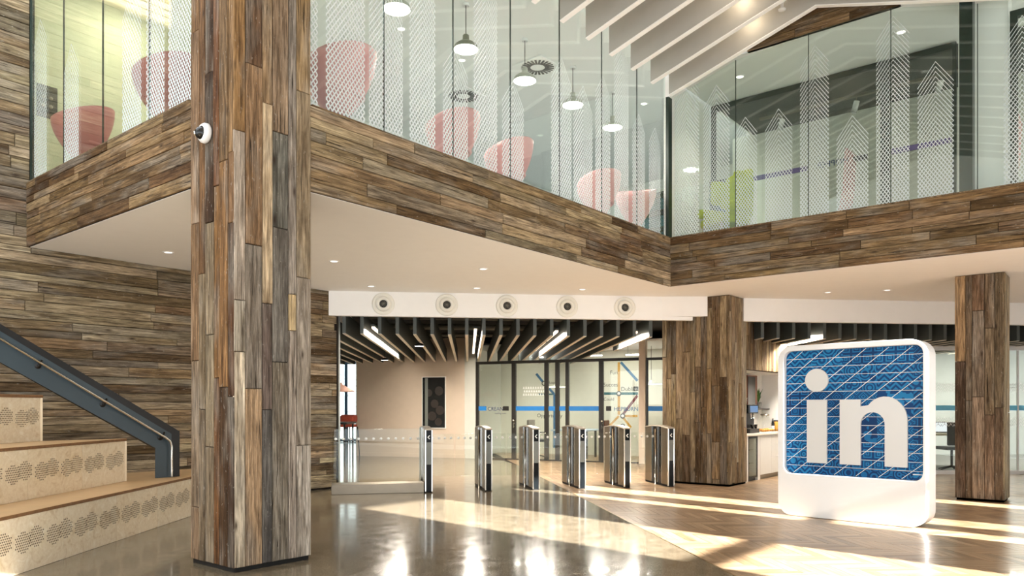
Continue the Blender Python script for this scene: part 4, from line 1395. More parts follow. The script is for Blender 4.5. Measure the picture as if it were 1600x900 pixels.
# meeting table, chairs, hanging lamps
mt = thing('meeting_table', gl(gx(868), 0, -1.4))
local(MB().span((gx(840), 0.70, -1.9), (gx(900), 0.74, -0.9)), gmw).build('table_top', 'linen', mt, 0.004)
for px in (846, 894):
    local(MB().span((gx(px), 0.0, -1.8), (gx(px) + 0.05, 0.70, -1.75)), gmw).build('leg', 'frame_black', mt)
    local(MB().span((gx(px), 0.0, -1.05), (gx(px) + 0.05, 0.70, -1.0)), gmw).build('leg', 'frame_black', mt)
tag(mt, 'pale blue table inside the glazed meeting room', 'table')
def office_chair(px, z, label, mat):
    x = gx(px)
    t = thing('office_chair', gl(x, 0, z))
    local(MB().box((x, 0.46, z), (0.46, 0.07, 0.46)), gmw).build('seat', 'steel_black', t, 0.02)
    local(MB().box((x - 0.2, 0.76, z), (0.06, 0.46, 0.44)), gmw).build('backrest', mat, t, 0.02)
    for sz in (-0.22, 0.22):
        local(MB().tube([(x - 0.15, 0.47, z + sz), (x - 0.12, 0.66, z + sz), (x + 0.14, 0.66, z + sz), (x + 0.14, 0.64, z + sz)], 0.014, 8), gmw).build('armrest', 'frame_black', t)
    local(MB().tube([(x, 0.08, z), (x, 0.44, z)], 0.025, 10), gmw).build('stem', 'chrome', t)
    for k in range(5):
        a = 2 * math.pi * k / 5
        local(MB().tube([(x, 0.08, z), (x + 0.26 * math.cos(a), 0.03, z + 0.26 * math.sin(a))], [0.02, 0.012], 8), gmw).build('foot', 'frame_black', t)
    tag(t, label, 'chair', 'office chairs in the meeting room')
office_chair(822, -0.8, 'grey office chair just inside the left glass door', 'fabric_grey')
office_chair(945, -0.75, 'dark office chair behind the right glass door', 'copper_brown')
def cone_lamp(px, py, z, label):
    x, y = gx(px), EYE + (HOR - py) / FPX * 19.4
    t = thing('cone_lamp', gl(x, y, z))
    c = gl(x, y, z)
    MB().lathe([(0.30, 0.0), (0.30, 0.015), (0.06, 0.05), (0.03, 0.10), (0.0, 0.101)], c, 28).build('shade', 'lamp_grey', t)
    MB().lathe([(0.0, 0.004), (0.28, 0.003)], c, 28).build('diffuser', 'lamp_glow', t)
    MB().tube([c + Vector((0, 0, 0.09)), Vector((c.x, c.y, 3.1))], 0.006, 6).build('cord', 'steel_black', t)
    tag(t, label, 'lamp', 'flat cone lamps in the meeting rooms')
cone_lamp(838, 604, -1.4, 'flat cone lamp hanging over the pale blue meeting table')
cone_lamp(992, 601, -1.6, 'flat cone lamp at the right end of the meeting room')
# ceiling of the rooms with lamps
struct(local(MB().span((gx(744) - 0.5, 2.86, RB), (gx(1046) + 1.5, 2.90, -0.05)), gmw).build('ceiling_meeting', 'ceiling_grey'))
for px in (790, 830, 910, 975):
    ld = bpy.data.lights.new('room_light', 'AREA'); ld.energy = 34; ld.size = 0.5; ld.color = (1, 0.95, 0.84)
    lo = bpy.data.objects.new('room_light', ld); C.objects.link(lo); lo.location = gl(gx(px), 2.84, -1.2)
for a, b, d0 in ((812, 842, -0.8), (893, 925, -0.8), (962, 990, -0.9)):
    t = thing('tube_lamp', gl(gx(a), 2.6, d0))
    local(MB().bar((gx(a), 2.60, d0), (gx(b), 2.60, d0), 0.03, 0.03), gmw).build('tube', 'lamp_glow', t)
    for x in (gx(a) + .05, gx(b) - .05):
        local(MB().tube([(x, 2.61, d0), (x, 2.86, d0)], 0.004, 6), gmw).build('cord', 'steel_black', t)
    tag(t, 'thin tube lamp inside the meeting room, %s' % {812: 'left of the black door posts', 893: 'behind the wide right-hand pane', 962: 'above the painted line map'}[a], 'lamp', 'tube lamps in the meeting rooms')

# bar table, red stool and copper lamp in the corridor
bt = thing('bar_table', at(520, 690, 19.0))
c = at(527, 661, 18.5)
MB().box((c.x, c.y, c.z), (1.1, 0.7, 0.05), TH).build('table_top', 'steel_black', bt, 0.004)
for sx in (-0.48, 0.48):
    for sy in (-0.28, 0.28):
        q = c + fdir * sx + rdir * sy
        MB().tube([(q.x, q.y, 0.002), (q.x, q.y, c.z - 0.02)], 0.022, 8).build('leg', 'steel_black', bt)
bt.location = (c.x, c.y, 0)
for ch in bt.children: ch.matrix_parent_inverse = bt.matrix_basis.inverted() if False else Matrix.Translation((-c.x, -c.y, 0))
tag(bt, 'black bar table in the bright corridor past the wood wall', 'table')
c = at(545, 652, 20.0)
stl = thing('bar_stool', (c.x, c.y, 0))
MB().box((c.x, c.y, c.z - 0.04), (0.42, 0.40, 0.22), TH).build('backrest', 'red_weave', stl, 0.07, seg=4)
MB().box((c.x, c.y, c.z - 0.22), (0.40, 0.38, 0.08), TH).build('seat', 'red_weave', stl, 0.03, seg=3)
for sx in (-0.16, 0.16):
    for sy in (-0.16, 0.16):
        MB().tube([(c.x + sx, c.y + sy, c.z - 0.25), (c.x + sx * 1.25, c.y + sy * 1.25, 0.002)], [0.016, 0.012], 8).build('leg', 'steel_black', stl)
tag(stl, 'red woven bar stool in the bright corridor at left', 'stool')
c = at(533, 612, 16.5)
cl = thing('copper_lamp', c)
MB().lathe([(0.30, 0), (0.30, 0.01), (0.03, 0.16), (0.02, 0.2), (0, 0.201)], c, 28).build('shade', 'copper_pink', cl)
MB().lathe([(0.0, 0.02), (0.27, 0.012)], c, 24).build('inner', 'lamp_inner', cl)
MB().tube([(c.x, c.y, c.z + 0.2), (c.x, c.y, 3.1)], 0.006, 6).build('cord', 'steel_black', cl)
tag(cl, 'pinkish copper cone lamp hanging in the corridor past the wood wall', 'lamp')
struct(MB().prism([tuple(P(12.8, -7)[:2]), tuple(P(12.8, -2.9)[:2]), tuple(P(29.6, -5)[:2]), tuple(P(29.6, -11)[:2])], 3.05, 3.09).build('ceiling_corridor', 'ceiling_grey'))
# ------------------------------------------------------------------ entrance gates
GR = Vector((0.782, -0.624, 0)).normalized(); GD = Vector((0.624, 0.782, 0)).normalized()
def gate_proto(front):
    """cabinet: 0.11 wide, 1 m long, arched top; local x across, y away from the eye"""
    rz = math.atan2(GR.y, GR.x)
    t = thing('speed_gate', front, rz)
    mw = Matrix.Translation(front) @ Matrix.Rotation(rz, 4, 'Z')
    W2, Lg, Hg = 0.055, 1.0, 0.955
    def arch(y): return Hg + 0.032 * math.sin(math.pi * min(1, max(0, y / Lg))) - 0.0
    # arched top cap
    n = 12
    vs = []
    for i in range(n + 1):
        y = Lg * i / n
        for x, dz in ((-W2 - 0.004, 0.0), (W2 + 0.004, 0.0), (W2 - 0.006, 0.022), (-W2 + 0.006, 0.022)):
            vs.append((x, y, arch(y) + dz))
    fs = []
    for i in range(n):
        for k in range(4):
            a = i * 4 + k; b = i * 4 + (k + 1) % 4
            fs.append((a, a + 4, b + 4, b))
    fs += [(0, 1, 2, 3), tuple(n * 4 + k for k in (3, 2, 1, 0))]
    local(MB().add(vs, fs), mw).build('top_cap', 'brushed_steel', t)
    def side(y0, y1, x0, x1, z0=0.035, inset=0.0):
        m = MB()
        pts = []
        for x in (x0, x1):
            for y in (y0, y1):
                pts += [(x, y, z0), (x, y, arch(y) - 0.001)]
        m.add(pts, [(0, 1, 3, 2), (4, 6, 7, 5), (0, 4, 5, 1), (2, 3, 7, 6), (0, 2, 6, 4), (1, 5, 7, 3)])
        return local(m, mw)
    side(0.03, 0.26, -W2, W2).build('front_panel', 'brushed_steel', t)
    side(0.26, 0.70, -W2 + 0.012, W2 - 0.012).build('glass_panel', 'gate_glass', t)
    side(0.70, 0.97, -W2, W2).build('rear_panel', 'brushed_steel', t)
    for y in (0.26, 0.44, 0.69):
        side(y, y + 0.012, -W2 - 0.001, W2 + 0.001).build('rib', 'chrome', t)
    # end faces: chrome frame, black insert, arrow
    front_ins = None
    for y0, y1, s in ((0.0, 0.03, -1), (0.97, 1.0, 1)):
        side(y0, y1, -W2 - 0.002, -W2 + 0.014, 0.02).build('end_rail', 'chrome', t)
        side(y0, y1, W2 - 0.014, W2 + 0.002, 0.02).build('end_rail', 'chrome', t)
        ins = side(y0 + 0.006, y1 - 0.006, -W2 + 0.014, W2 - 0.014, 0.02).build('end_insert', 'gate_glass', t)
        front_ins = ins if s < 0 else front_ins
    local(MB().box((0, 0.004, 0.60), (0.07, 0.004, 0.34)), mw).build('reader_window', 'pot_grey', front_ins)
    m = MB()
    m.bar((0.014, 0.003, 0.875), (-0.016, 0.003, 0.845), 0.004, 0.012, 0, (0, 0, 1)).bar((-0.016, 0.003, 0.849), (0.014, 0.003, 0.819), 0.004, 0.012, 0, (0, 0, 1))
    local(m, mw).build('arrow', 'ink_white', front_ins)
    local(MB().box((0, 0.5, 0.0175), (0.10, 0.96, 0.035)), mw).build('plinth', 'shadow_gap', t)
    return t
g0 = Vector((8.135, 8.274, 0))
gp_ = [g0, g0 + GR * 0.93] + [g0 + GR * (0.93 + 0.76 * k) for k in (1, 2, 3, 4)]
gl_lab = ['slim chrome gate standing alone at the left end of the row', 'chrome gate second from left below the CREAN lettering', 'chrome gate third from left in the row', 'chrome gate third from right in the row', 'chrome gate second from right below the HEPBURN lettering', 'chrome gate at the right end against the clad pier']
gproto = gate_proto(gp_[0])
gates = [gproto]
for p in gp_[1:]:
    gates.append(copy_tree(gproto, Matrix.Translation(p) @ Matrix.Rotation(math.atan2(GR.y, GR.x), 4, 'Z')))
for g, lab in zip(gates, gl_lab):
    tag(g, lab, 'gate', 'row of entrance gates')

def dots(m, a, b, z, n, r=0.020):
    for k in range(n):
        c = a + (b - a) * ((k + 0.5) / n)
        m.lathe([(0.0, 0.004), (r, 0.004), (r, 0.0)], (c.x, c.y, z), 14, 0, -GD)
    return m
def wing(a, b, yd, z0, z1, name, label, group, nd, cat='gate wing', hinge=None):
    """glass sheet between two points of the gate row, with a row of white dots"""
    a, b = a + GD * yd, b + GD * yd
    t = thing(name, (a + b) / 2)
    MB().bar((a.x, a.y, (z0 + z1) / 2), (b.x, b.y, (z0 + z1) / 2), 0.012, z1 - z0).build('pane', 'wing_glass', t, 0.004)
    if hinge is not None:
        h = a if hinge == 0 else b
        MB().tube([(h.x, h.y, 0.002), (h.x, h.y, 0.94)], 0.014, 12).build('hinge_post', 'chrome', t)
    for k in range(nd):
        c = a + (b - a) * ((k + 0.5) / nd) - GD * 0.007
        MB().lathe([(0.0, 0.003), (0.021, 0.003), (0.021, 0.0)], (c.x, c.y, 0.815), 14, 0, -GD).build('dot', 'ink_white', t)
    tag(t, label, cat, group)
    return t
for i in range(5):
    a, b = gp_[i] + GR * 0.065, gp_[i + 1] - GR * 0.065
    mid_ = (a + b) / 2
    n = 4 if i == 0 else 3
    wing(a, mid_ - GR * 0.012, 0.5, 0.20, 0.88, 'gate_wing', 'left glass wing of the %s gateway from the left' % ORD[i], 'glass wings of the gates', n, hinge=0)
    wing(mid_ + GR * 0.012, b, 0.5, 0.20, 0.88, 'gate_wing', 'right glass wing of the %s gateway from the left' % ORD[i], 'glass wings of the gates', n, hinge=1)
a = gp_[0] - GR * 1.45; b = gp_[0] - GR * 0.07
wing(a, b, 0.45, 0.002, 0.97, 'glass_barrier', 'fixed glass barrier with white dots left of the gates', None, 12, 'glass barrier')
pl = MB().bar(a + GD * 0.20 + Vector((0, 0, 0.075)), b + GD * 0.20 + Vector((0, 0, 0.075)), 0.34, 0.15).build('plinth', 'brushed_steel', None, 0.004)
tag(pl, 'low pale plinth in front of the glass barrier left of the gates', 'plinth')

# ------------------------------------------------------------------ logo sign
SA = Vector((9.11, 2.48, 0))
SU = Vector((-0.092, -0.9958, 0)).normalized()                          # left to right
SN = Vector((SU.y, -SU.x, 0))
if SN.dot(fdir) > 0: SN = -SN                        # towards the eye
def s_at(px):
    k = (px - 800) / FPX
    r = fdir + rdir * k
    n = Vector((-SU.y, SU.x, 0))
    return r * (SA.dot(n) / r.dot(n))
o_ = s_at(1215.5)
SW_ = (s_at(1447) - o_).length
smw = frame_mw(o_, SU)
SH = 2.045
def sz_(px, py):
    v = s_at(px)
    return (v - o_).dot(SU), EYE + (HOR - py) / FPX * v.dot(fdir)
def rrect(x0, y0, x1, y1, r, n=8):
    pts = []
    for cx, cy, a0 in ((x1 - r, y0 + r, -90), (x1 - r, y1 - r, 0), (x0 + r, y1 - r, 90), (x0 + r, y0 + r, 180)):
        for k in range(n + 1):
            a = math.radians(a0 + 90.0 * k / n)
            pts.append((cx + r * math.cos(a), cy + r * math.sin(a)))
    return pts
def ring_prism(outer, inner, z0, z1):
    m = MB()
    n = len(outer)
    vs = [(p[0], p[1], z) for z in (z0, z1) for p in outer] + [(p[0], p[1], z) for z in (z0, z1) for p in inner]
    fs = []
    for i in range(n):
        j = (i + 1) % n
        fs += [(i, j, n + j, n + i), (2 * n + j, 2 * n + i, 3 * n + i, 3 * n + j), (n + i, n + j, 3 * n + j, 3 * n + i), (j, i, 2 * n + i, 2 * n + j)]
    return m.add(vs, fs)
def flat_prism(poly, z0, z1):
    return MB().prism(poly, z0, z1)
x0i, yt_l = sz_(1226, 560); x1i, yb_r = sz_(1444, 748)
_, zi0 = sz_(1340, 746); _, zi1 = sz_(1340, 543)
x0i = sz_(1224.5, 640)[0]; x1i = sz_(1443.5, 640)[0] - 0.01
sg = thing('logo_sign', o_ + SU * SW_ / 2)
TH_S = 0.34
inner = rrect(x0i, zi0, x1i, zi1, 0.09)
outer = rrect(0, 0.004, SW_, SH, 0.17)
local(ring_prism(outer, inner, -0.10, 0.0), smw).build('front_frame', 'paint_white', sg, 0.006)
local(flat_prism(outer, -TH_S, -0.10), smw).build('body', 'paint_white', sg)
def blue_pattern():
    t = NT('blue_pattern')
    tc = t.n('TexCoord')
    sp_ = t.n('SeparateXYZ'); t.l(tc.outputs['Object'], sp_.inputs[0])
    x, y = sp_.outputs[0], sp_.outputs[1]
    cs = 0.30
    cxn = t.math('FLOOR', t.math('DIVIDE', x, cs * 1.25)); cyn = t.math('FLOOR', t.math('DIVIDE', y, cs))
    cv = t.n('CombineXYZ'); t.l(cxn, cv.inputs[0]); t.l(cyn, cv.inputs[1])
    wn_ = t.n('TexWhiteNoise', noise_dimensions='2D'); t.l(cv.outputs[0], wn_.inputs['Vector'])
    r = wn_.outputs['Value']
    # ornament families: zigzags, nested diamonds, ring flowers, facets, woven key
    zig = t.math('FRACT', t.math('MULTIPLY', t.math('ADD', y, t.math('PINGPONG', x, 0.06)), 17))
    a1 = t.math('PINGPONG', t.math('ADD', x, y), 0.075); a2 = t.math('PINGPONG', t.math('SUBTRACT', x, y), 0.075)
    dia = t.math('FRACT', t.math('MULTIPLY', t.math('MAXIMUM', a1, a2), 34))
    vo = t.n('TexVoronoi'); t.l(tc.outputs['Object'], vo.inputs['Vector']); vo.inputs['Scale'].default_value = 8
    rings = t.math('FRACT', t.math('MULTIPLY', vo.outputs['Distance'], 4.5))
    v2 = t.n('TexVoronoi', distance='MANHATTAN'); t.l(t.mapping(tc.outputs['Object'], (1, 1, 0.01), (0, 0, 0), (0, 0, 0.78)), v2.inputs['Vector']); v2.inputs['Scale'].default_value = 13
    fac = t.n('SeparateXYZ'); t.l(v2.outputs['Color'], fac.inputs[0])
    key = t.math('FRACT', t.math('MULTIPLY', t.math('MINIMUM', t.math('PINGPONG', x, 0.06), t.math('PINGPONG', y, 0.06)), 38))
    def sel(a, b): return t.math('MULTIPLY', t.math('GREATER_THAN', r, a), t.math('LESS_THAN', r, b))
    p = t.math('ADD', t.math('MULTIPLY', zig, sel(-1, 0.22)), t.math('MULTIPLY', dia, sel(0.22, 0.46)))
    p = t.math('ADD', p, t.math('MULTIPLY', rings, sel(0.46, 0.66)))
    p = t.math('ADD', p, t.math('MULTIPLY', fac.outputs[0], sel(0.66, 0.80)))
    p = t.math('ADD', p, t.math('MULTIPLY', key, sel(0.80, 2)))
    wn3 = t.n('TexWhiteNoise', noise_dimensions='2D')
    va = t.n('VectorMath', operation='ADD'); t.l(cv.outputs[0], va.inputs[0]); va.inputs[1].default_value = (7.7, 3.1, 0); t.l(va.outputs[0], wn3.inputs['Vector'])
    lo = t.mix(wn3.outputs['Value'], rgb(4, 46, 92), rgb(8, 66, 120))
    hi = t.mix(wn3.outputs['Value'], rgb(14, 94, 150), rgb(36, 128, 182))
    c = t.mix(t.math('GREATER_THAN', p, 0.5), lo, hi)
    b = t.bsdf(c, 0.45, 0, 0.2)
    M['blue_pattern'] = t.done(b.outputs[0])
blue_pattern()
bpnl = flat_prism(rrect(x0i - 0.01, zi0 - 0.01, x1i + 0.01, zi1 + 0.01, 0.09), -0.098, -0.075).build('patterned_panel', 'blue_pattern', None)
bpnl.matrix_world = smw; bpnl.matrix_basis = smw; put(bpnl, sg)
# thin white lines: level rows and slanting runs
def line2(p, q, w, z=-0.073):
    m = MB().bar((p[0], p[1], z), (q[0], q[1], z), w, 0.003, 0, (0, 0, 1))
    return local(m, smw).build('white_line', 'ink_white', bpnl)
nrow = 15
hgt = zi1 - zi0; wid = x1i - x0i
for k in range(1, nrow):
    y = zi0 + hgt * k / nrow
    line2((x0i + 0.005, y), (x1i - 0.005, y), 0.0045)
slope = 0.80
cdiag = -wid * slope
while cdiag < hgt:
    pts = []
    xa = max(0, -cdiag / slope); xb = min(wid, (hgt - cdiag) / slope)
    if xb - xa > 0.12:
        line2((x0i + xa + .01, zi0 + cdiag + slope * (xa + .01)), (x0i + xb - .01, zi0 + cdiag + slope * (xb - .01)), 0.0055)
    cdiag += 0.195
def letter(poly, name):
    return local(flat_prism(poly, -0.074, -0.045), smw).build(name, 'paint_white_gloss', sg, 0.002)
cx_, cy_ = sz_(1273, 594)
rr = 0.5 * (sz_(1291, 594)[0] - sz_(1255, 594)[0])
letter([(cx_ + rr * math.cos(2 * math.pi * k / 40), cy_ + rr * math.sin(2 * math.pi * k / 40)) for k in range(40)], 'letter_dot')
xi0, yi0 = sz_(1258, 723); xi1, yi1 = sz_(1289, 625)
letter([(xi0, yi0), (xi1, yi0), (xi1, yi1), (xi0, yi1)], 'letter_i')
xn0, _ = sz_(1309.5, 700); xn1, _ = sz_(1342, 700); xn2, _ = sz_(1380, 700); xn3, _ = sz_(1415.5, 700)
yb = yi0; yx = yi1
# lower-case n as one outline: stem, arch, right leg
n_poly = [(xn0, yb), (xn0, yx), (xn1, yx), (xn1, yx - 0.075)]
rO = (xn3 - xn1) * 0.62
top = yx + 0.035
def arc(cx, cy, rx, ry, a0, a1, n=12):
    return [(cx + rx * math.cos(math.radians(a0 + (a1 - a0) * k / n)), cy + ry * math.sin(math.radians(a0 + (a1 - a0) * k / n))) for k in range(n + 1)]
ccx = (xn1 + xn3) / 2 + 0.015
n_poly += arc(ccx, top - 0.27, xn3 - ccx, 0.27, 140, 0)
n_poly += [(xn3, yb), (xn2, yb)]
icx = (xn1 + xn2) / 2
n_poly += arc(icx, top - 0.31, (xn2 - xn1) / 2, 0.135, 0, 180)
n_poly += [(xn1, yb)]
def concave(poly, name):
    bm = bmesh.new()
    f = bm.faces.new([bm.verts.new((p[0], p[1], -0.045)) for p in poly])
    bm.normal_update()
    r = bmesh.ops.extrude_face_region(bm, geom=[f])
    for v in [g for g in r['geom'] if isinstance(g, bmesh.types.BMVert)]:
        v.co.z = -0.074
    bmesh.ops.triangulate(bm, faces=[f for f in bm.faces if len(f.verts) > 4])
    bmesh.ops.recalc_face_normals(bm, faces=bm.faces)
    me = bpy.data.meshes.new(name); bm.to_mesh(me); bm.free()
    me.materials.append(M['paint_white_gloss'])
    o = bpy.data.objects.new(name, me); C.objects.link(o)
    o.matrix_world = smw; o.matrix_basis = smw; put(o, sg)
concave(n_poly, 'letter_n')
xm0, ym0 = sz_(1423, 742); xm1, _ = sz_(1439, 742)
local(MB().span((xm0, ym0 - 0.004, -0.074), (xm1, ym0 + 0.004, -0.070)), smw).build('maker_mark', 'ink_white', sg)
tag(sg, 'large white free-standing sign with blue patterned panel reading in', 'sign')

# ------------------------------------------------------------------ plywood bleacher steps
YE = 8.72                                            # the steps stop short of the stair by the wall
def d_end(l, y): return (y - l * RT[1]) / FW[1]
steps = [(-3.85, 4.2, d_end(-3.85, 9.80), 0.0, 0.475, 9.80), (-4.335, 4.6, d_end(-4.335, YE), 0.475, 0.955, YE), (-4.87, 4.8, d_end(-4.87, YE), 0.955, 1.43, YE)]
slab_lab = ['lowest plywood bleacher step with perforated front', 'middle plywood bleacher step with perforated front', 'top plywood bleacher step at the left edge']
def hexcluster(cx, cz, R=0.090):
    """dots of two touching hexagons"""
    pts = []
    p = 0.0225
    for hx, hz in ((-0.083, -0.010), (0.083, 0.014)):
        for i in range(-7, 8):
            for j in range(-7, 8):
                x = (i + 0.5 * (j % 2)) * p; z = j * p * 0.866
                if abs(x) <= R and abs(x) * 0.5 + abs(z) * 0.866 <= R * 0.95:
                    pts.append((cx + hx + x, cz + hz + z))
    return pts
for (l0, d0, nd_, z0, z1, ye), lab in zip(steps, slab_lab):
    t = thing('bleacher_step', P((d0 + nd_) / 2, l0, z0))
    def body(inset, back=2.2):
        """footprint: front edge, the end cut parallel to the wall, the back"""
        a, b = P(d0, l0 - inset), P(d_end(l0 - inset, ye - inset), l0 - inset)
        lb = l0 - back
        c, e = P(d_end(lb, ye - inset), lb), P(d0, lb)
        return [(v.x, v.y) for v in (a, b, c, e)]
    MB().prism(body(0.02), z0, z1 - 0.03).build('carcass', 'birch_plywood', t)
    MB().prism(body(-0.003), z1 - 0.028, z1).build('tread', 'tread_ply', t)
    q = body(-0.004)
    MB().bar((q[0][0], q[0][1], z1 - 0.015), (q[1][0], q[1][1], z1 - 0.015), 0.002, 0.026).build('tread_edge', 'ply_edge', t)
    d = nd_
    while d > d0 + 0.05:
        a = max(d - 0.86, d0)
        p0, p1 = P(a + 0.002, l0), P(d - 0.002, l0)
        pm = frame_mw((p0.x, p0.y, z0 + 0.002), (p1 - p0).normalized())
        o = MB().span((0, 0, 0.0), ((p1 - p0).length, z1 - z0 - 0.032, 0.018)).build('riser_panel', 'birch_plywood', None)
        pm.translation -= rdir * 0.018
        o.matrix_world = pm; o.matrix_basis = pm; put(o, t)
        d = a
    c = nd_ - 0.24 if z0 > 0 else 8.83
    while c > d0:
        m = MB()
        base = P(c, l0)
        zc_ = z0 + (z1 - z0) * 0.52
        for x, z in hexcluster(0, 0):
            o3 = base + fdir * x + rdir * 0.0008
            m.lathe([(0.0072, 0.0), (0.0, 0.0)], (o3.x, o3.y, zc_ + z), 6, 0, rdir, False)
        stuff(m.build('perforations', 'hole_dark', t))
        c -= 0.40
    if z0 > 0:
        q = body(0.0)
        MB().bar((q[1][0], q[1][1] - 0.009, (z0 + z1) / 2 - 0.014), (q[2][0], q[2][1] - 0.009, (z0 + z1) / 2 - 0.014), 0.018, z1 - z0 - 0.031).build('end_panel', 'birch_plywood', t)
    tag(t, lab, 'bleacher step', 'plywood bleacher steps')

# ------------------------------------------------------------------ black steel stair balustrade
BYP = 8.80                                           # plane of the balustrade, parallel to the wall
YN = Vector((0, 1, 0))
def bz(px, py):
    r = fdir + rdir * ((px - 800) / FPX)
    k = BYP / r.y
    return Vector((r.x * k, BYP, EYE + (HOR - py) / FPX * k))
b0 = bz(262, 745)
bal = thing('stair_balustrade', (b0.x, b0.y, 0.477))
def bpoly(pts):
    out = []
    for x, y in pts:
        v = bz(x, y)
        if y > 740: v.z = 0.477
        out.append(v)
    return out
MB().slab(bpoly([(243, 746.5), (243, 700), (-90, 516), (-90, 463), (268, 678), (268, 746.5)]), YN, 0.012).build('side_plate', 'steel_blue_black', bal)
MB().slab([v + YN * 0.0125 for v in bpoly([(250, 746.0), (250, 704), (-90, 514), (-90, 451), (281.5, 674), (281.5, 746.0)])], YN, 0.07).build('core_plate', 'steel_black', bal)
MB().bar(bz(-90, 470.5) - YN * 0.004, bz(264, 683) - YN * 0.004, 0.05, 0.008, 0, YN).build('border_flat', 'steel_blue_black', bal)
rail = [bz(-90, 478) - YN * 0.06, bz(255, 683.5) - YN * 0.06, bz(262, 689) - YN * 0.06, bz(264.5, 697) - YN * 0.06, bz(264.5, 744) - YN * 0.06]
MB().tube(rail, 0.013, 12).build('handrail', 'chrome', bal)
for px, py in ((59, 572), (160, 632), (250, 684)):
    a = bz(px, py); b = bz(px + 3, py - 9)
    brk = MB().tube([a, a - YN * 0.06, b - YN * 0.06], 0.011, 8).build('bracket', 'steel_black', bal)
    MB().lathe([(0.03, 0), (0.03, 0.008), (0, 0.009)], a, 14, 0, -YN).build('bracket_plate', 'steel_black', brk)
tag(bal, 'blue-black steel stair balustrade with bright handrail above the plywood steps', 'balustrade')

# ------------------------------------------------------------------ dome camera on the tall column
cc = Vector((3.205, 5.823, 3.534))
sc_ = thing('security_camera', cc)
MB().lathe([(0.0, 0.0), (0.075, 0.0), (0.082, 0.012), (0.080, 0.035), (0.066, 0.052), (0.05, 0.056)], cc, 32, 0, (-1, 0, 0)).build('housing', 'paint_white', sc_)
dm = MB().lathe([(0.052, 0.050), (0.050, 0.062), (0.040, 0.082), (0.022, 0.096), (0.0, 0.100)], cc, 28, 0, (-1, 0.15, -0.1)).build('dome', 'dark_gloss', sc_)
MB().lathe([(0.018, 0.094), (0.018, 0.104), (0.0, 0.105)], cc, 16, 0, (-1, 0.35, -0.15)).build('lens', 'chrome', dm)
tag(sc_, 'white dome security camera mounted on the tall column', 'camera')
# ------------------------------------------------------------------ coffee nook behind the clad pier
def on_y(px, Y):
    r = fdir + rdir * ((px - 800) / FPX)
    return r.x * Y / r.y
def z_y(px, py, Y):
    r = fdir + rdir * ((px - 800) / FPX)
    return EYE + (HOR - py) / FPX * Y / r.y
NY, NB = 5.15, 5.80
XE = 15.2
nk = struct(MB().span((12.605, 5.11, 1.96), (XE, 5.20, 3.05)).build('wall_nook_head', 'backing_dark'))
clad_v(nk, (12.605, 5.11, 0), (1, 0, 0), XE - 12.605, 1.96, 3.05, PAL_COL, 0.08, 0.14, 1.1, 1.2)
struct(MB().span((12.605, 5.20, 1.96), (XE, NB, 2.02)).build('ceiling_nook', 'plaster_white'))
struct(MB().span((12.605, NB, 0), (XE, NB + 0.1, 2.02)).build('wall_nook_back', 'plaster_warm'))
struct(MB().span((XE, 5.11, 0), (XE + 0.1, NB + 0.1, 3.05)).build('wall_nook_side', 'plaster_white'))
for k, x in enumerate((13.0, 13.9)):
    spot_can(x, 5.45, 1.96, ['nook downlight above the coffee machine', 'nook downlight above the glass jar'][k], 'downlights in the coffee nook', 0.045, 8)
ZW = 0.80
wt = MB().span((12.61, NY - 0.02, ZW), (XE - 0.005, NB - 0.005, ZW + 0.035)).build('worktop', 'worktop', None, 0.004)
tag(wt, 'pale stone worktop of the coffee nook', 'worktop')
x0, x1, x2, x3, x4, x5 = (on_y(p, NY) for p in (1165.5, 1169, 1184, 1188, 1205.5, 1216))
fg = thing('glass_fridge', ((x0 + x2) / 2, 5.4, 0))
MB().span((x0, NY, 0.0), (x1, NB - 0.02, ZW - 0.003)).build('side_panel', 'cabinet_white', fg)
MB().span((x2, NY, 0.0), (x3 - 0.01, NB - 0.02, ZW - 0.003)).build('side_panel', 'cabinet_white', fg)
MB().span((x1, NB - 0.06, 0.03), (x2, NB - 0.03, ZW - 0.003)).build('back_panel', 'pot_grey', fg)
MB().span((x1, NY + 0.05, 0.0), (x2, NB - 0.06, 0.06)).build('base', 'steel_black', fg)
for z in (0.30, 0.54):
    MB().span((x1, NY + 0.08, z), (x2, NB - 0.07, z + 0.012)).build('shelf', 'chrome', fg)
dr = MB().span((x1 + 0.003, NY + 0.002, 0.06), (x2 - 0.003, NY + 0.012, ZW - 0.02)).build('door', 'room_glass', fg)
for a, b in (((x1 + .003, NY, .06), (x1 + .03, NY + .014, ZW - .02)), ((x2 - .03, NY, .06), (x2 - .003, NY + .014, ZW - .02)), ((x1 + .03, NY, .06), (x2 - .03, NY + .014, .085)), ((x1 + .03, NY, ZW - .045), (x2 - .03, NY + .014, ZW - .02))):
    MB().span(a, b).build('door_frame', 'steel_black', dr)
tag(fg, 'glass-door fridge under the worktop beside the clad pier', 'fridge')
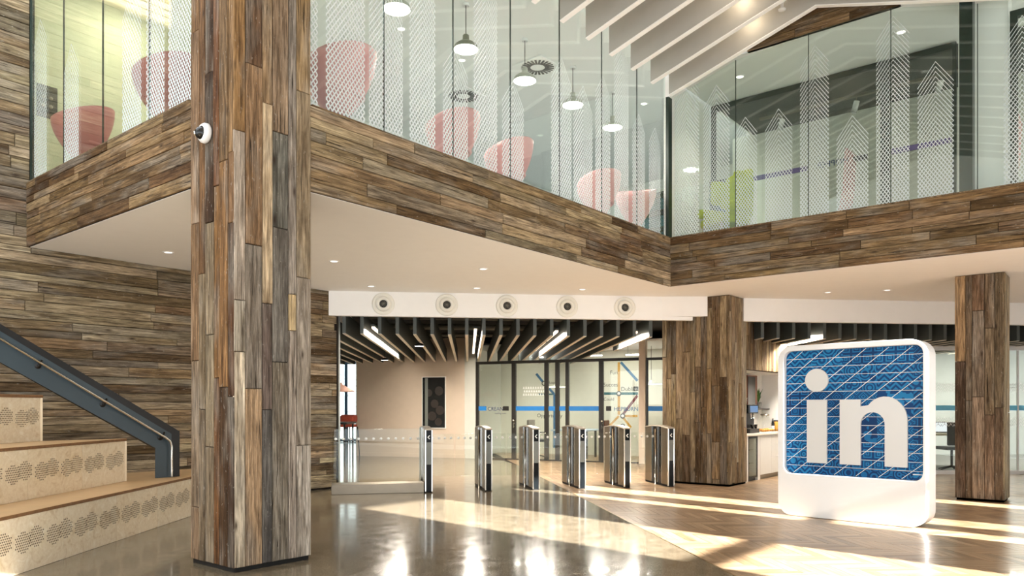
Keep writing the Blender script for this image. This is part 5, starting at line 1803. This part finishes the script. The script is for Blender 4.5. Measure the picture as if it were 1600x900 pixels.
for k, (fx, z, mat, h) in enumerate(((0.25, 0.06, 'linen', 0.18), (0.6, 0.06, 'carton_orange', 0.16), (0.3, 0.312, 'paint_white', 0.18), (0.7, 0.312, 'lime_fabric', 0.17), (0.5, 0.552, 'linen', 0.15))):
    x = x1 + (x2 - x1) * fx
    b = thing('milk_bottle', (x, 5.4, z))
    MB().lathe([(0.0, 0.0), (0.038, 0.0), (0.04, 0.02), (0.04, h * 0.65), (0.018, h * 0.85), (0.018, h)], (x, 5.38, z), 18).build('body', mat, b)
    MB().lathe([(0.021, h - 0.02), (0.021, h), (0.0, h + 0.001)], (x, 5.38, z), 14).build('cap', 'ink_blue', b)
    tag(b, ['pale blue bottle at the left of the fridge floor', 'orange bottle on the fridge floor', 'white bottle on the middle fridge shelf', 'lime green bottle on the middle fridge shelf', 'pale blue bottle on the top fridge shelf'][k], 'bottle', 'bottles in the fridge')
cab = thing('base_cabinet', ((x3 + x4) / 2, 5.4, 0))
MB().span((x3, NY + 0.02, 0.08), (x4, NB - 0.02, ZW - 0.003)).build('body', 'cabinet_white', cab)
MB().span((x3 + 0.003, NY, 0.085), (x4 - 0.003, NY + 0.019, ZW - 0.012)).build('door', 'cabinet_white', cab, 0.002)
MB().span((x3, NY + 0.06, 0.0), (x4, NY + 0.08, 0.08)).build('kickboard', 'brushed_steel', cab)
tag(cab, 'white base cabinet with a single plain door right of the fridge', 'cabinet')
cab = thing('drawer_cabinet', ((x4 + XE) / 2, 5.4, 0))
MB().span((x4, NY + 0.02, 0.08), (XE - 0.01, NB - 0.02, ZW - 0.003)).build('body', 'cabinet_white', cab)
for z0, z1 in ((0.085, 0.37), (0.375, 0.62), (0.625, ZW - 0.012)):
    MB().span((x4 + 0.003, NY, z0), (XE - 0.013, NY + 0.019, z1)).build('drawer', 'cabinet_white', cab, 0.002)
MB().span((x4, NY + 0.06, 0.0), (XE - 0.01, NY + 0.08, 0.08)).build('kickboard', 'brushed_steel', cab)
tag(cab, 'white drawer cabinet beside the logo sign', 'cabinet')
ZT_ = ZW + 0.035
# coffee machine
xa, xb = on_y(1166, 5.35), on_y(1181, 5.35)
cm = thing('coffee_machine', ((xa + xb) / 2, 5.42, ZT_))
MB().span((xa, 5.38, ZT_ + 0.09), (xb, 5.72, ZT_ + 0.52)).build('body', 'steel_black', cm, 0.01)
MB().span((xa, 5.28, ZT_), (xb, 5.72, ZT_ + 0.08)).build('drip_tray', 'steel_black', cm, 0.006)
MB().span((xa, 5.30, ZT_ + 0.36), (xb, 5.38, ZT_ + 0.52)).build('head', 'dark_gloss', cm, 0.01)
MB().span((xa + 0.05, 5.296, ZT_ + 0.38), (xb - 0.04, 5.302, ZT_ + 0.50)).build('touch_screen', 'blue_panel', cm)
MB().span((xa + 0.02, 5.372, ZT_ + 0.10), (xa + 0.07, 5.38, ZT_ + 0.35)).build('side_label', 'carton_purple', cm)
for dx in (0.36, 0.62):
    x = xa + (xb - xa) * dx
    MB().tube([(x, 5.33, ZT_ + 0.37), (x, 5.33, ZT_ + 0.27)], 0.014, 10).build('spout', 'chrome', cm)
for dx in (0.25, 0.7):
    MB().lathe([(0.07, 0), (0.085, 0.12), (0.085, 0.13), (0, 0.131)], (xa + (xb - xa) * dx, 5.55, ZT_ + 0.52), 20).build('bean_hopper', 'jar_glass', cm)
tag(cm, 'black coffee machine with blue screen on the nook worktop', 'coffee machine')
# cups on the drip tray
for k, dx in enumerate((0.5, 0.85)):
    x = xa + (xb - xa) * dx
    c_ = thing('cup', (x, 5.31, ZT_ + 0.08))
    MB().lathe([(0.0, 0.0), (0.022, 0.0), (0.032, 0.06), (0.034, 0.075), (0.030, 0.074), (0.02, 0.01), (0.0, 0.008)], (x, 5.325, ZT_ + 0.081), 18).build('bowl', 'dark_gloss', c_)
    MB().tube([(x + 0.03, 5.325, ZT_ + 0.135), (x + 0.05, 5.325, ZT_ + 0.125), (x + 0.05, 5.325, ZT_ + 0.105), (x + 0.028, 5.325, ZT_ + 0.10)], 0.005, 8).build('handle', 'dark_gloss', c_)
    tag(c_, ['black cup in the middle of the coffee machine tray', 'black cup at the right of the coffee machine tray'][k], 'cup', 'cups on the coffee machine')
# large jar with metal lid, pastries, bottle and juice jar
xj = on_y(1199, 5.50)
j = thing('glass_jar', (xj, 5.5, ZT_))
MB().lathe([(0.0, 0.0), (0.12, 0.0), (0.13, 0.02), (0.13, 0.22), (0.08, 0.29), (0.08, 0.31)], (xj, 5.55, ZT_), 26).build('body', 'jar_glass', j)
MB().lathe([(0.085, 0.31), (0.085, 0.335), (0.0, 0.336)], (xj, 5.55, ZT_), 22).build('lid', 'brushed_steel', j)
MB().tube([(xj - 0.09, 5.55, ZT_ + 0.28), (xj - 0.06, 5.55, ZT_ + 0.36), (xj + 0.06, 5.55, ZT_ + 0.36), (xj + 0.09, 5.55, ZT_ + 0.28)], 0.004, 6).build('wire_handle', 'brushed_steel', j)
tag(j, 'large lidded glass jar on the nook worktop', 'jar')
pt = thing('tray', (on_y(1195, 5.3), 5.3, ZT_))
xt0, xt1 = on_y(1185.5, 5.3), on_y(1204, 5.3)
MB().span((xt0, 5.20, ZT_), (xt1, 5.38, ZT_ + 0.02)).build('base', 'jar_glass', pt, 0.004)
tag(pt, 'clear tray of pastries on the nook worktop', 'tray')
random.seed(5)
pk = 0
for k in range(5):
    for r_ in range(2):
        x = xt0 + 0.055 + k * (xt1 - xt0 - 0.11) / 4; y = 5.245 + 0.09 * r_
        h = 0.02
        o = MB().lathe([(0.0, 0.0), (0.036, 0.004), (0.046, 0.02), (0.038, 0.04), (0.015, 0.05), (0.0, 0.051)], (0, 0, 0), 14).build('pastry', 'pastry', None)
        o.location = (x, y, ZT_ + 0.021); o.rotation_euler = (0, 0, random.uniform(0, 3)); o.scale = (0.92, 0.8, random.uniform(0.9, 1.15))
        tag(o, '%s golden pastry from the left in the %s row on the clear tray' % (ORD[k], ['front', 'back'][r_]), 'pastry', 'pastries on the clear tray')
xb_ = on_y(1207.5, 5.45)
bo = thing('bottle', (xb_, 5.45, ZT_))
MB().lathe([(0, 0), (0.035, 0), (0.035, 0.15), (0.015, 0.2), (0.015, 0.25), (0, 0.251)], (xb_, 5.45, ZT_), 18).build('body', 'dark_gloss', bo)
MB().lathe([(0.0355, 0.04), (0.0355, 0.11)], (xb_, 5.45, ZT_), 18).build('paper_label', 'paint_white', bo)
tag(bo, 'dark bottle right of the glass jar on the nook worktop', 'bottle')
xb_ = on_y(1212.5, 5.42)
bo = thing('juice_jar', (xb_, 5.42, ZT_))
MB().lathe([(0, 0), (0.05, 0), (0.05, 0.17), (0.04, 0.19)], (xb_, 5.42, ZT_), 18).build('body', 'carton_orange', bo)
MB().lathe([(0.045, 0.19), (0.045, 0.22), (0, 0.221)], (xb_, 5.42, ZT_), 18).build('lid', 'steel_black', bo)
tag(bo, 'orange juice jar with black lid next to the sign', 'jar')
# upper shelf: dark recess, plant
sf = thing('wall_shelf', (13.8, NB - 0.15, 1.26))
MB().span((12.62, NB - 0.16, 1.26), (XE - 0.01, NB - 0.005, 1.285)).build('board', 'frame_black', sf)
tag(sf, 'dark shelf along the back of the coffee nook', 'shelf')
rc = thing('wall_cupboard', (12.85, NB - 0.1, 1.29))
ra, rb = on_y(1165, NB - 0.1), on_y(1180, NB - 0.1)
MB().span((ra, NB - 0.14, 1.287), (rb, NB - 0.01, 1.93)).build('body', 'copper_brown', rc)
MB().span((ra + 0.01, NB - 0.147, 1.32), (rb - 0.12, NB - 0.141, 1.90)).build('glass_front', 'dark_gloss', rc)
tag(rc, 'brown cupboard with dark glass front above the coffee machine', 'cupboard')
xp = on_y(1184.5, NB - 0.09)
pp_ = thing('potted_plant', (xp, NB - 0.09, 1.287))
MB().lathe([(0, 0), (0.055, 0), (0.07, 0.12), (0.06, 0.12), (0.0, 0.10)], (xp, NB - 0.09, 1.287), 18).build('pot', 'pot_grey', pp_)
for k in range(18):
    a = 2.4 * k; ln = 0.10 + 0.07 * random.random(); up = 0.10 + 0.22 * random.random()
    b0_ = Vector((xp, NB - 0.09, 1.39)); t0 = b0_ + Vector((math.cos(a) * ln, math.sin(a) * ln * 0.5, up))
    sd_ = Vector((-math.sin(a), math.cos(a) * 0.5, 0.2)).normalized() * 0.022
    mp = (b0_ + t0) / 2 + Vector((0, 0, 0.05))
    MB().add([b0_, mp - sd_, mp + sd_, t0, mp - sd_ + Vector((0, 0, -0.002)), mp + sd_ + Vector((0, 0, -0.002))], [(0, 1, 3, 2), (0, 2, 3, 1)] if False else [(0, 1, 3, 2)]).build('leaf', 'leaf', pp_)
tag(pp_, 'small leafy plant in a grey pot on the nook shelf', 'plant')

# ------------------------------------------------------------------ glazed office front behind the narrow column
OD = 14.75
def ol(px): return (px - 800) / FPX * OD
of = thing('office_glass_front', P(OD, ol(1540)))
def obar(l0, l1, z0, z1, th, name, mat, off=0.0):
    a, b = P(OD + off, l0), P(OD + off, l1)
    z = (z0 + z1) / 2
    return MB().bar((a.x, a.y, z), (b.x, b.y, z), th, z1 - z0).build(name, mat, of)
l_a, l_m, l_b = ol(1405), ol(1590), ol(1690)
obar(l_a, l_b, 0.0, 0.075, 0.06, 'sill_rail', 'paint_white')
obar(l_a, l_b, 2.42, 2.50, 0.06, 'head_rail', 'paint_white')
for l in (l_a, l_m, l_b):
    obar(l - 0.012, l + 0.012, 0.075, 2.42, 0.04, 'mullion', 'paint_white')
obar(l_a + .012, l_m - .012, 0.075, 2.42, 0.012, 'pane', 'room_glass')
obar(l_m + .012, l_b - .012, 0.075, 2.42, 0.012, 'pane', 'room_glass')
obar(l_a + .012, l_m - .012, 1.245, 1.345, 0.003, 'stripe', 'sky_stripe', -0.009)
obar(l_m + .012, l_b - .012, 1.245, 1.345, 0.003, 'stripe', 'sky_stripe', -0.009)
m = MB()
for zr in (0.93, 1.60):
    l = l_a + 0.05
    k = 0
    while l < l_b - 0.1:
        for r in range(3):
            z = zr + r * 0.06 + (0.02 if k % 2 else 0)
            a = P(OD - 0.008, l); b = P(OD - 0.008, l + 0.025); c = P(OD - 0.008, l + 0.05)
            m.bar((a.x, a.y, z), (b.x, b.y, z + 0.045), 0.002, 0.008); m.bar((b.x, b.y, z + 0.045), (c.x, c.y, z), 0.002, 0.008)
        l += 0.062; k += 1
stuff(m.build('lattice_print', 'ink_white', of))
tag(of, 'white framed office glass front with sky blue stripe behind the narrow column', 'glass partition')
# the office behind it
q = [P(OD + 0.03, 4.2), P(OD + 0.03, 14), P(23, 18), P(23, 4.2)]
struct(MB().prism([(v.x, v.y) for v in q], -0.011, 0.0).build('floor_office', 'carpet'))
struct(MB().prism([(v.x, v.y) for v in q], 2.9, 2.94).build('ceiling_office', 'ceiling_grey'))
wall_line(P(21, 5.0), P(21, 18), 0, 2.9, 0.1, 'wall_office_back', 'wall_pale')
wall_line(P(OD + 0.1, 6.6), P(21, 8.5), 0, 2.9, 0.1, 'wall_office_left', 'wall_grey_white')
wall_line(P(OD - 0.5, 5.75), P(OD + 0.1, 7.6), 0, 2.9, 0.08, 'wall_office_front', 'wall_grey_white')
for l, d in ((9.6, 16.6), (11.5, 17.0), (12.5, 19)):
    p = P(d, l)
    ld = bpy.data.lights.new('office_light', 'AREA'); ld.energy = 60; ld.size = 0.6; ld.color = (1, 0.97, 0.9)
    lo = bpy.data.objects.new('office_light', ld); C.objects.link(lo); lo.location = (p.x, p.y, 2.88)
dk = thing('desk', P(16.6, 9.5))
p = P(16.6, 9.5)
MB().box((p.x, p.y, 0.72), (0.75, 1.7, 0.04), TH).build('table_top', 'desk_wood', dk, 0.004)
for sx in (-0.33, 0.33):
    for sy in (-0.8, 0.8):
        v = p + fdir * sx - rdir * sy
        MB().tube([(v.x, v.y, 0.002), (v.x, v.y, 0.70)], 0.022, 8).build('leg', 'paint_white', dk)
tag(dk, 'pale desk behind the office glass beside the sign', 'desk')
lp_ = thing('laptop', at(1477, 680, 16.55))
c = P(16.55, (1476 - 800) / FPX * 16.55, 0.742)
lp_.location = c
MB().box((c.x, c.y, c.z + 0.008), (0.24, 0.34, 0.014), TH).build('keyboard', 'duct_grey', lp_)
b = c + fdir * 0.13
MB().box((b.x, b.y, b.z + 0.13), (0.012, 0.34, 0.23), TH).build('lid', 'dark_gloss', lp_)
for ch in lp_.children: ch.matrix_parent_inverse = Matrix.Translation(-c)
b2 = b - fdir * 0.007
o = MB().box((b2.x, b2.y, b2.z + 0.13), (0.002, 0.31, 0.20), TH).build('screen', 'screen_glow', None); put(o, lp_); o.matrix_parent_inverse = Matrix.Translation(-c)
tag(lp_, 'open laptop on the pale desk behind the office glass', 'laptop')
def task_chair(d, px, label):
    p = P(d, (px - 800) / FPX * d)
    t = thing('task_chair', p)
    MB().box((p.x, p.y, 0.46), (0.46, 0.46, 0.07), TH).build('seat', 'steel_black', t, 0.02)
    b = p - fdir * 0.22
    MB().box((b.x, b.y, 0.76), (0.06, 0.44, 0.48), TH).build('backrest', 'steel_black', t, 0.025)
    MB().tube([(p.x, p.y, 0.08), (p.x, p.y, 0.43)], 0.025, 10).build('stem', 'steel_black', t)
    for k in range(5):
        a = 2 * math.pi * k / 5
        MB().tube([(p.x, p.y, 0.085), (p.x + 0.27 * math.cos(a), p.y + 0.27 * math.sin(a), 0.014)], [0.02, 0.012], 8).build('foot', 'steel_black', t)
    tag(t, label, 'chair')
task_chair(15.75, 1487, 'black task chair at the pale desk behind the office glass')

# small sprinkler head hanging among the white beams
c = Vector((9.66, 2.9, 6.52))
c = at(1222, 16, 10.2)
sp2 = thing('sprinkler', c)
MB().lathe([(0.0, 0.0), (0.05, 0.0), (0.05, 0.015), (0.02, 0.04), (0.02, 0.10), (0.035, 0.11), (0.035, 0.16), (0.0, 0.161)], c, 18).build('head', 'paint_white', sp2)
MB().tube([(c.x, c.y, c.z + 0.15), (c.x, c.y, 7.0)], 0.012, 8).build('drop_pipe', 'duct_grey', sp2)
tag(sp2, 'white sprinkler head hanging between the beams near the ridge', 'sprinkler')
# spotlights washing the beams, tucked behind them
for k, (x, y) in enumerate(((9.05, 3.9), (9.6, 4.0), (10.15, 4.1), (8.5, 3.8), (7.9, 3.7), (6.2, 3.6), (4.5, 3.5))):
    t = thing('beam_spotlight', (x + 0.1, y, beam_z(y) + 0.36))
    z = beam_z(y) + 0.40
    MB().lathe([(0.04, 0.0), (0.045, -0.03), (0.04, -0.06), (0.0, -0.061)], (x + 0.1, y, z), 16).build('can', 'paint_white', t)
    ld = bpy.data.lights.new('beam_spot', 'POINT'); ld.energy = 2.6; ld.color = (1, 0.82, 0.6); ld.shadow_soft_size = 0.06
    lo = bpy.data.objects.new('beam_spot', ld); C.objects.link(lo); lo.location = (x + 0.1, y, z - 0.12); put(lo, t)
    tag(t, 'warm spotlight hidden in the %s gap between white roof beams' % ORD[k], 'spotlight', 'spotlights between the roof beams')
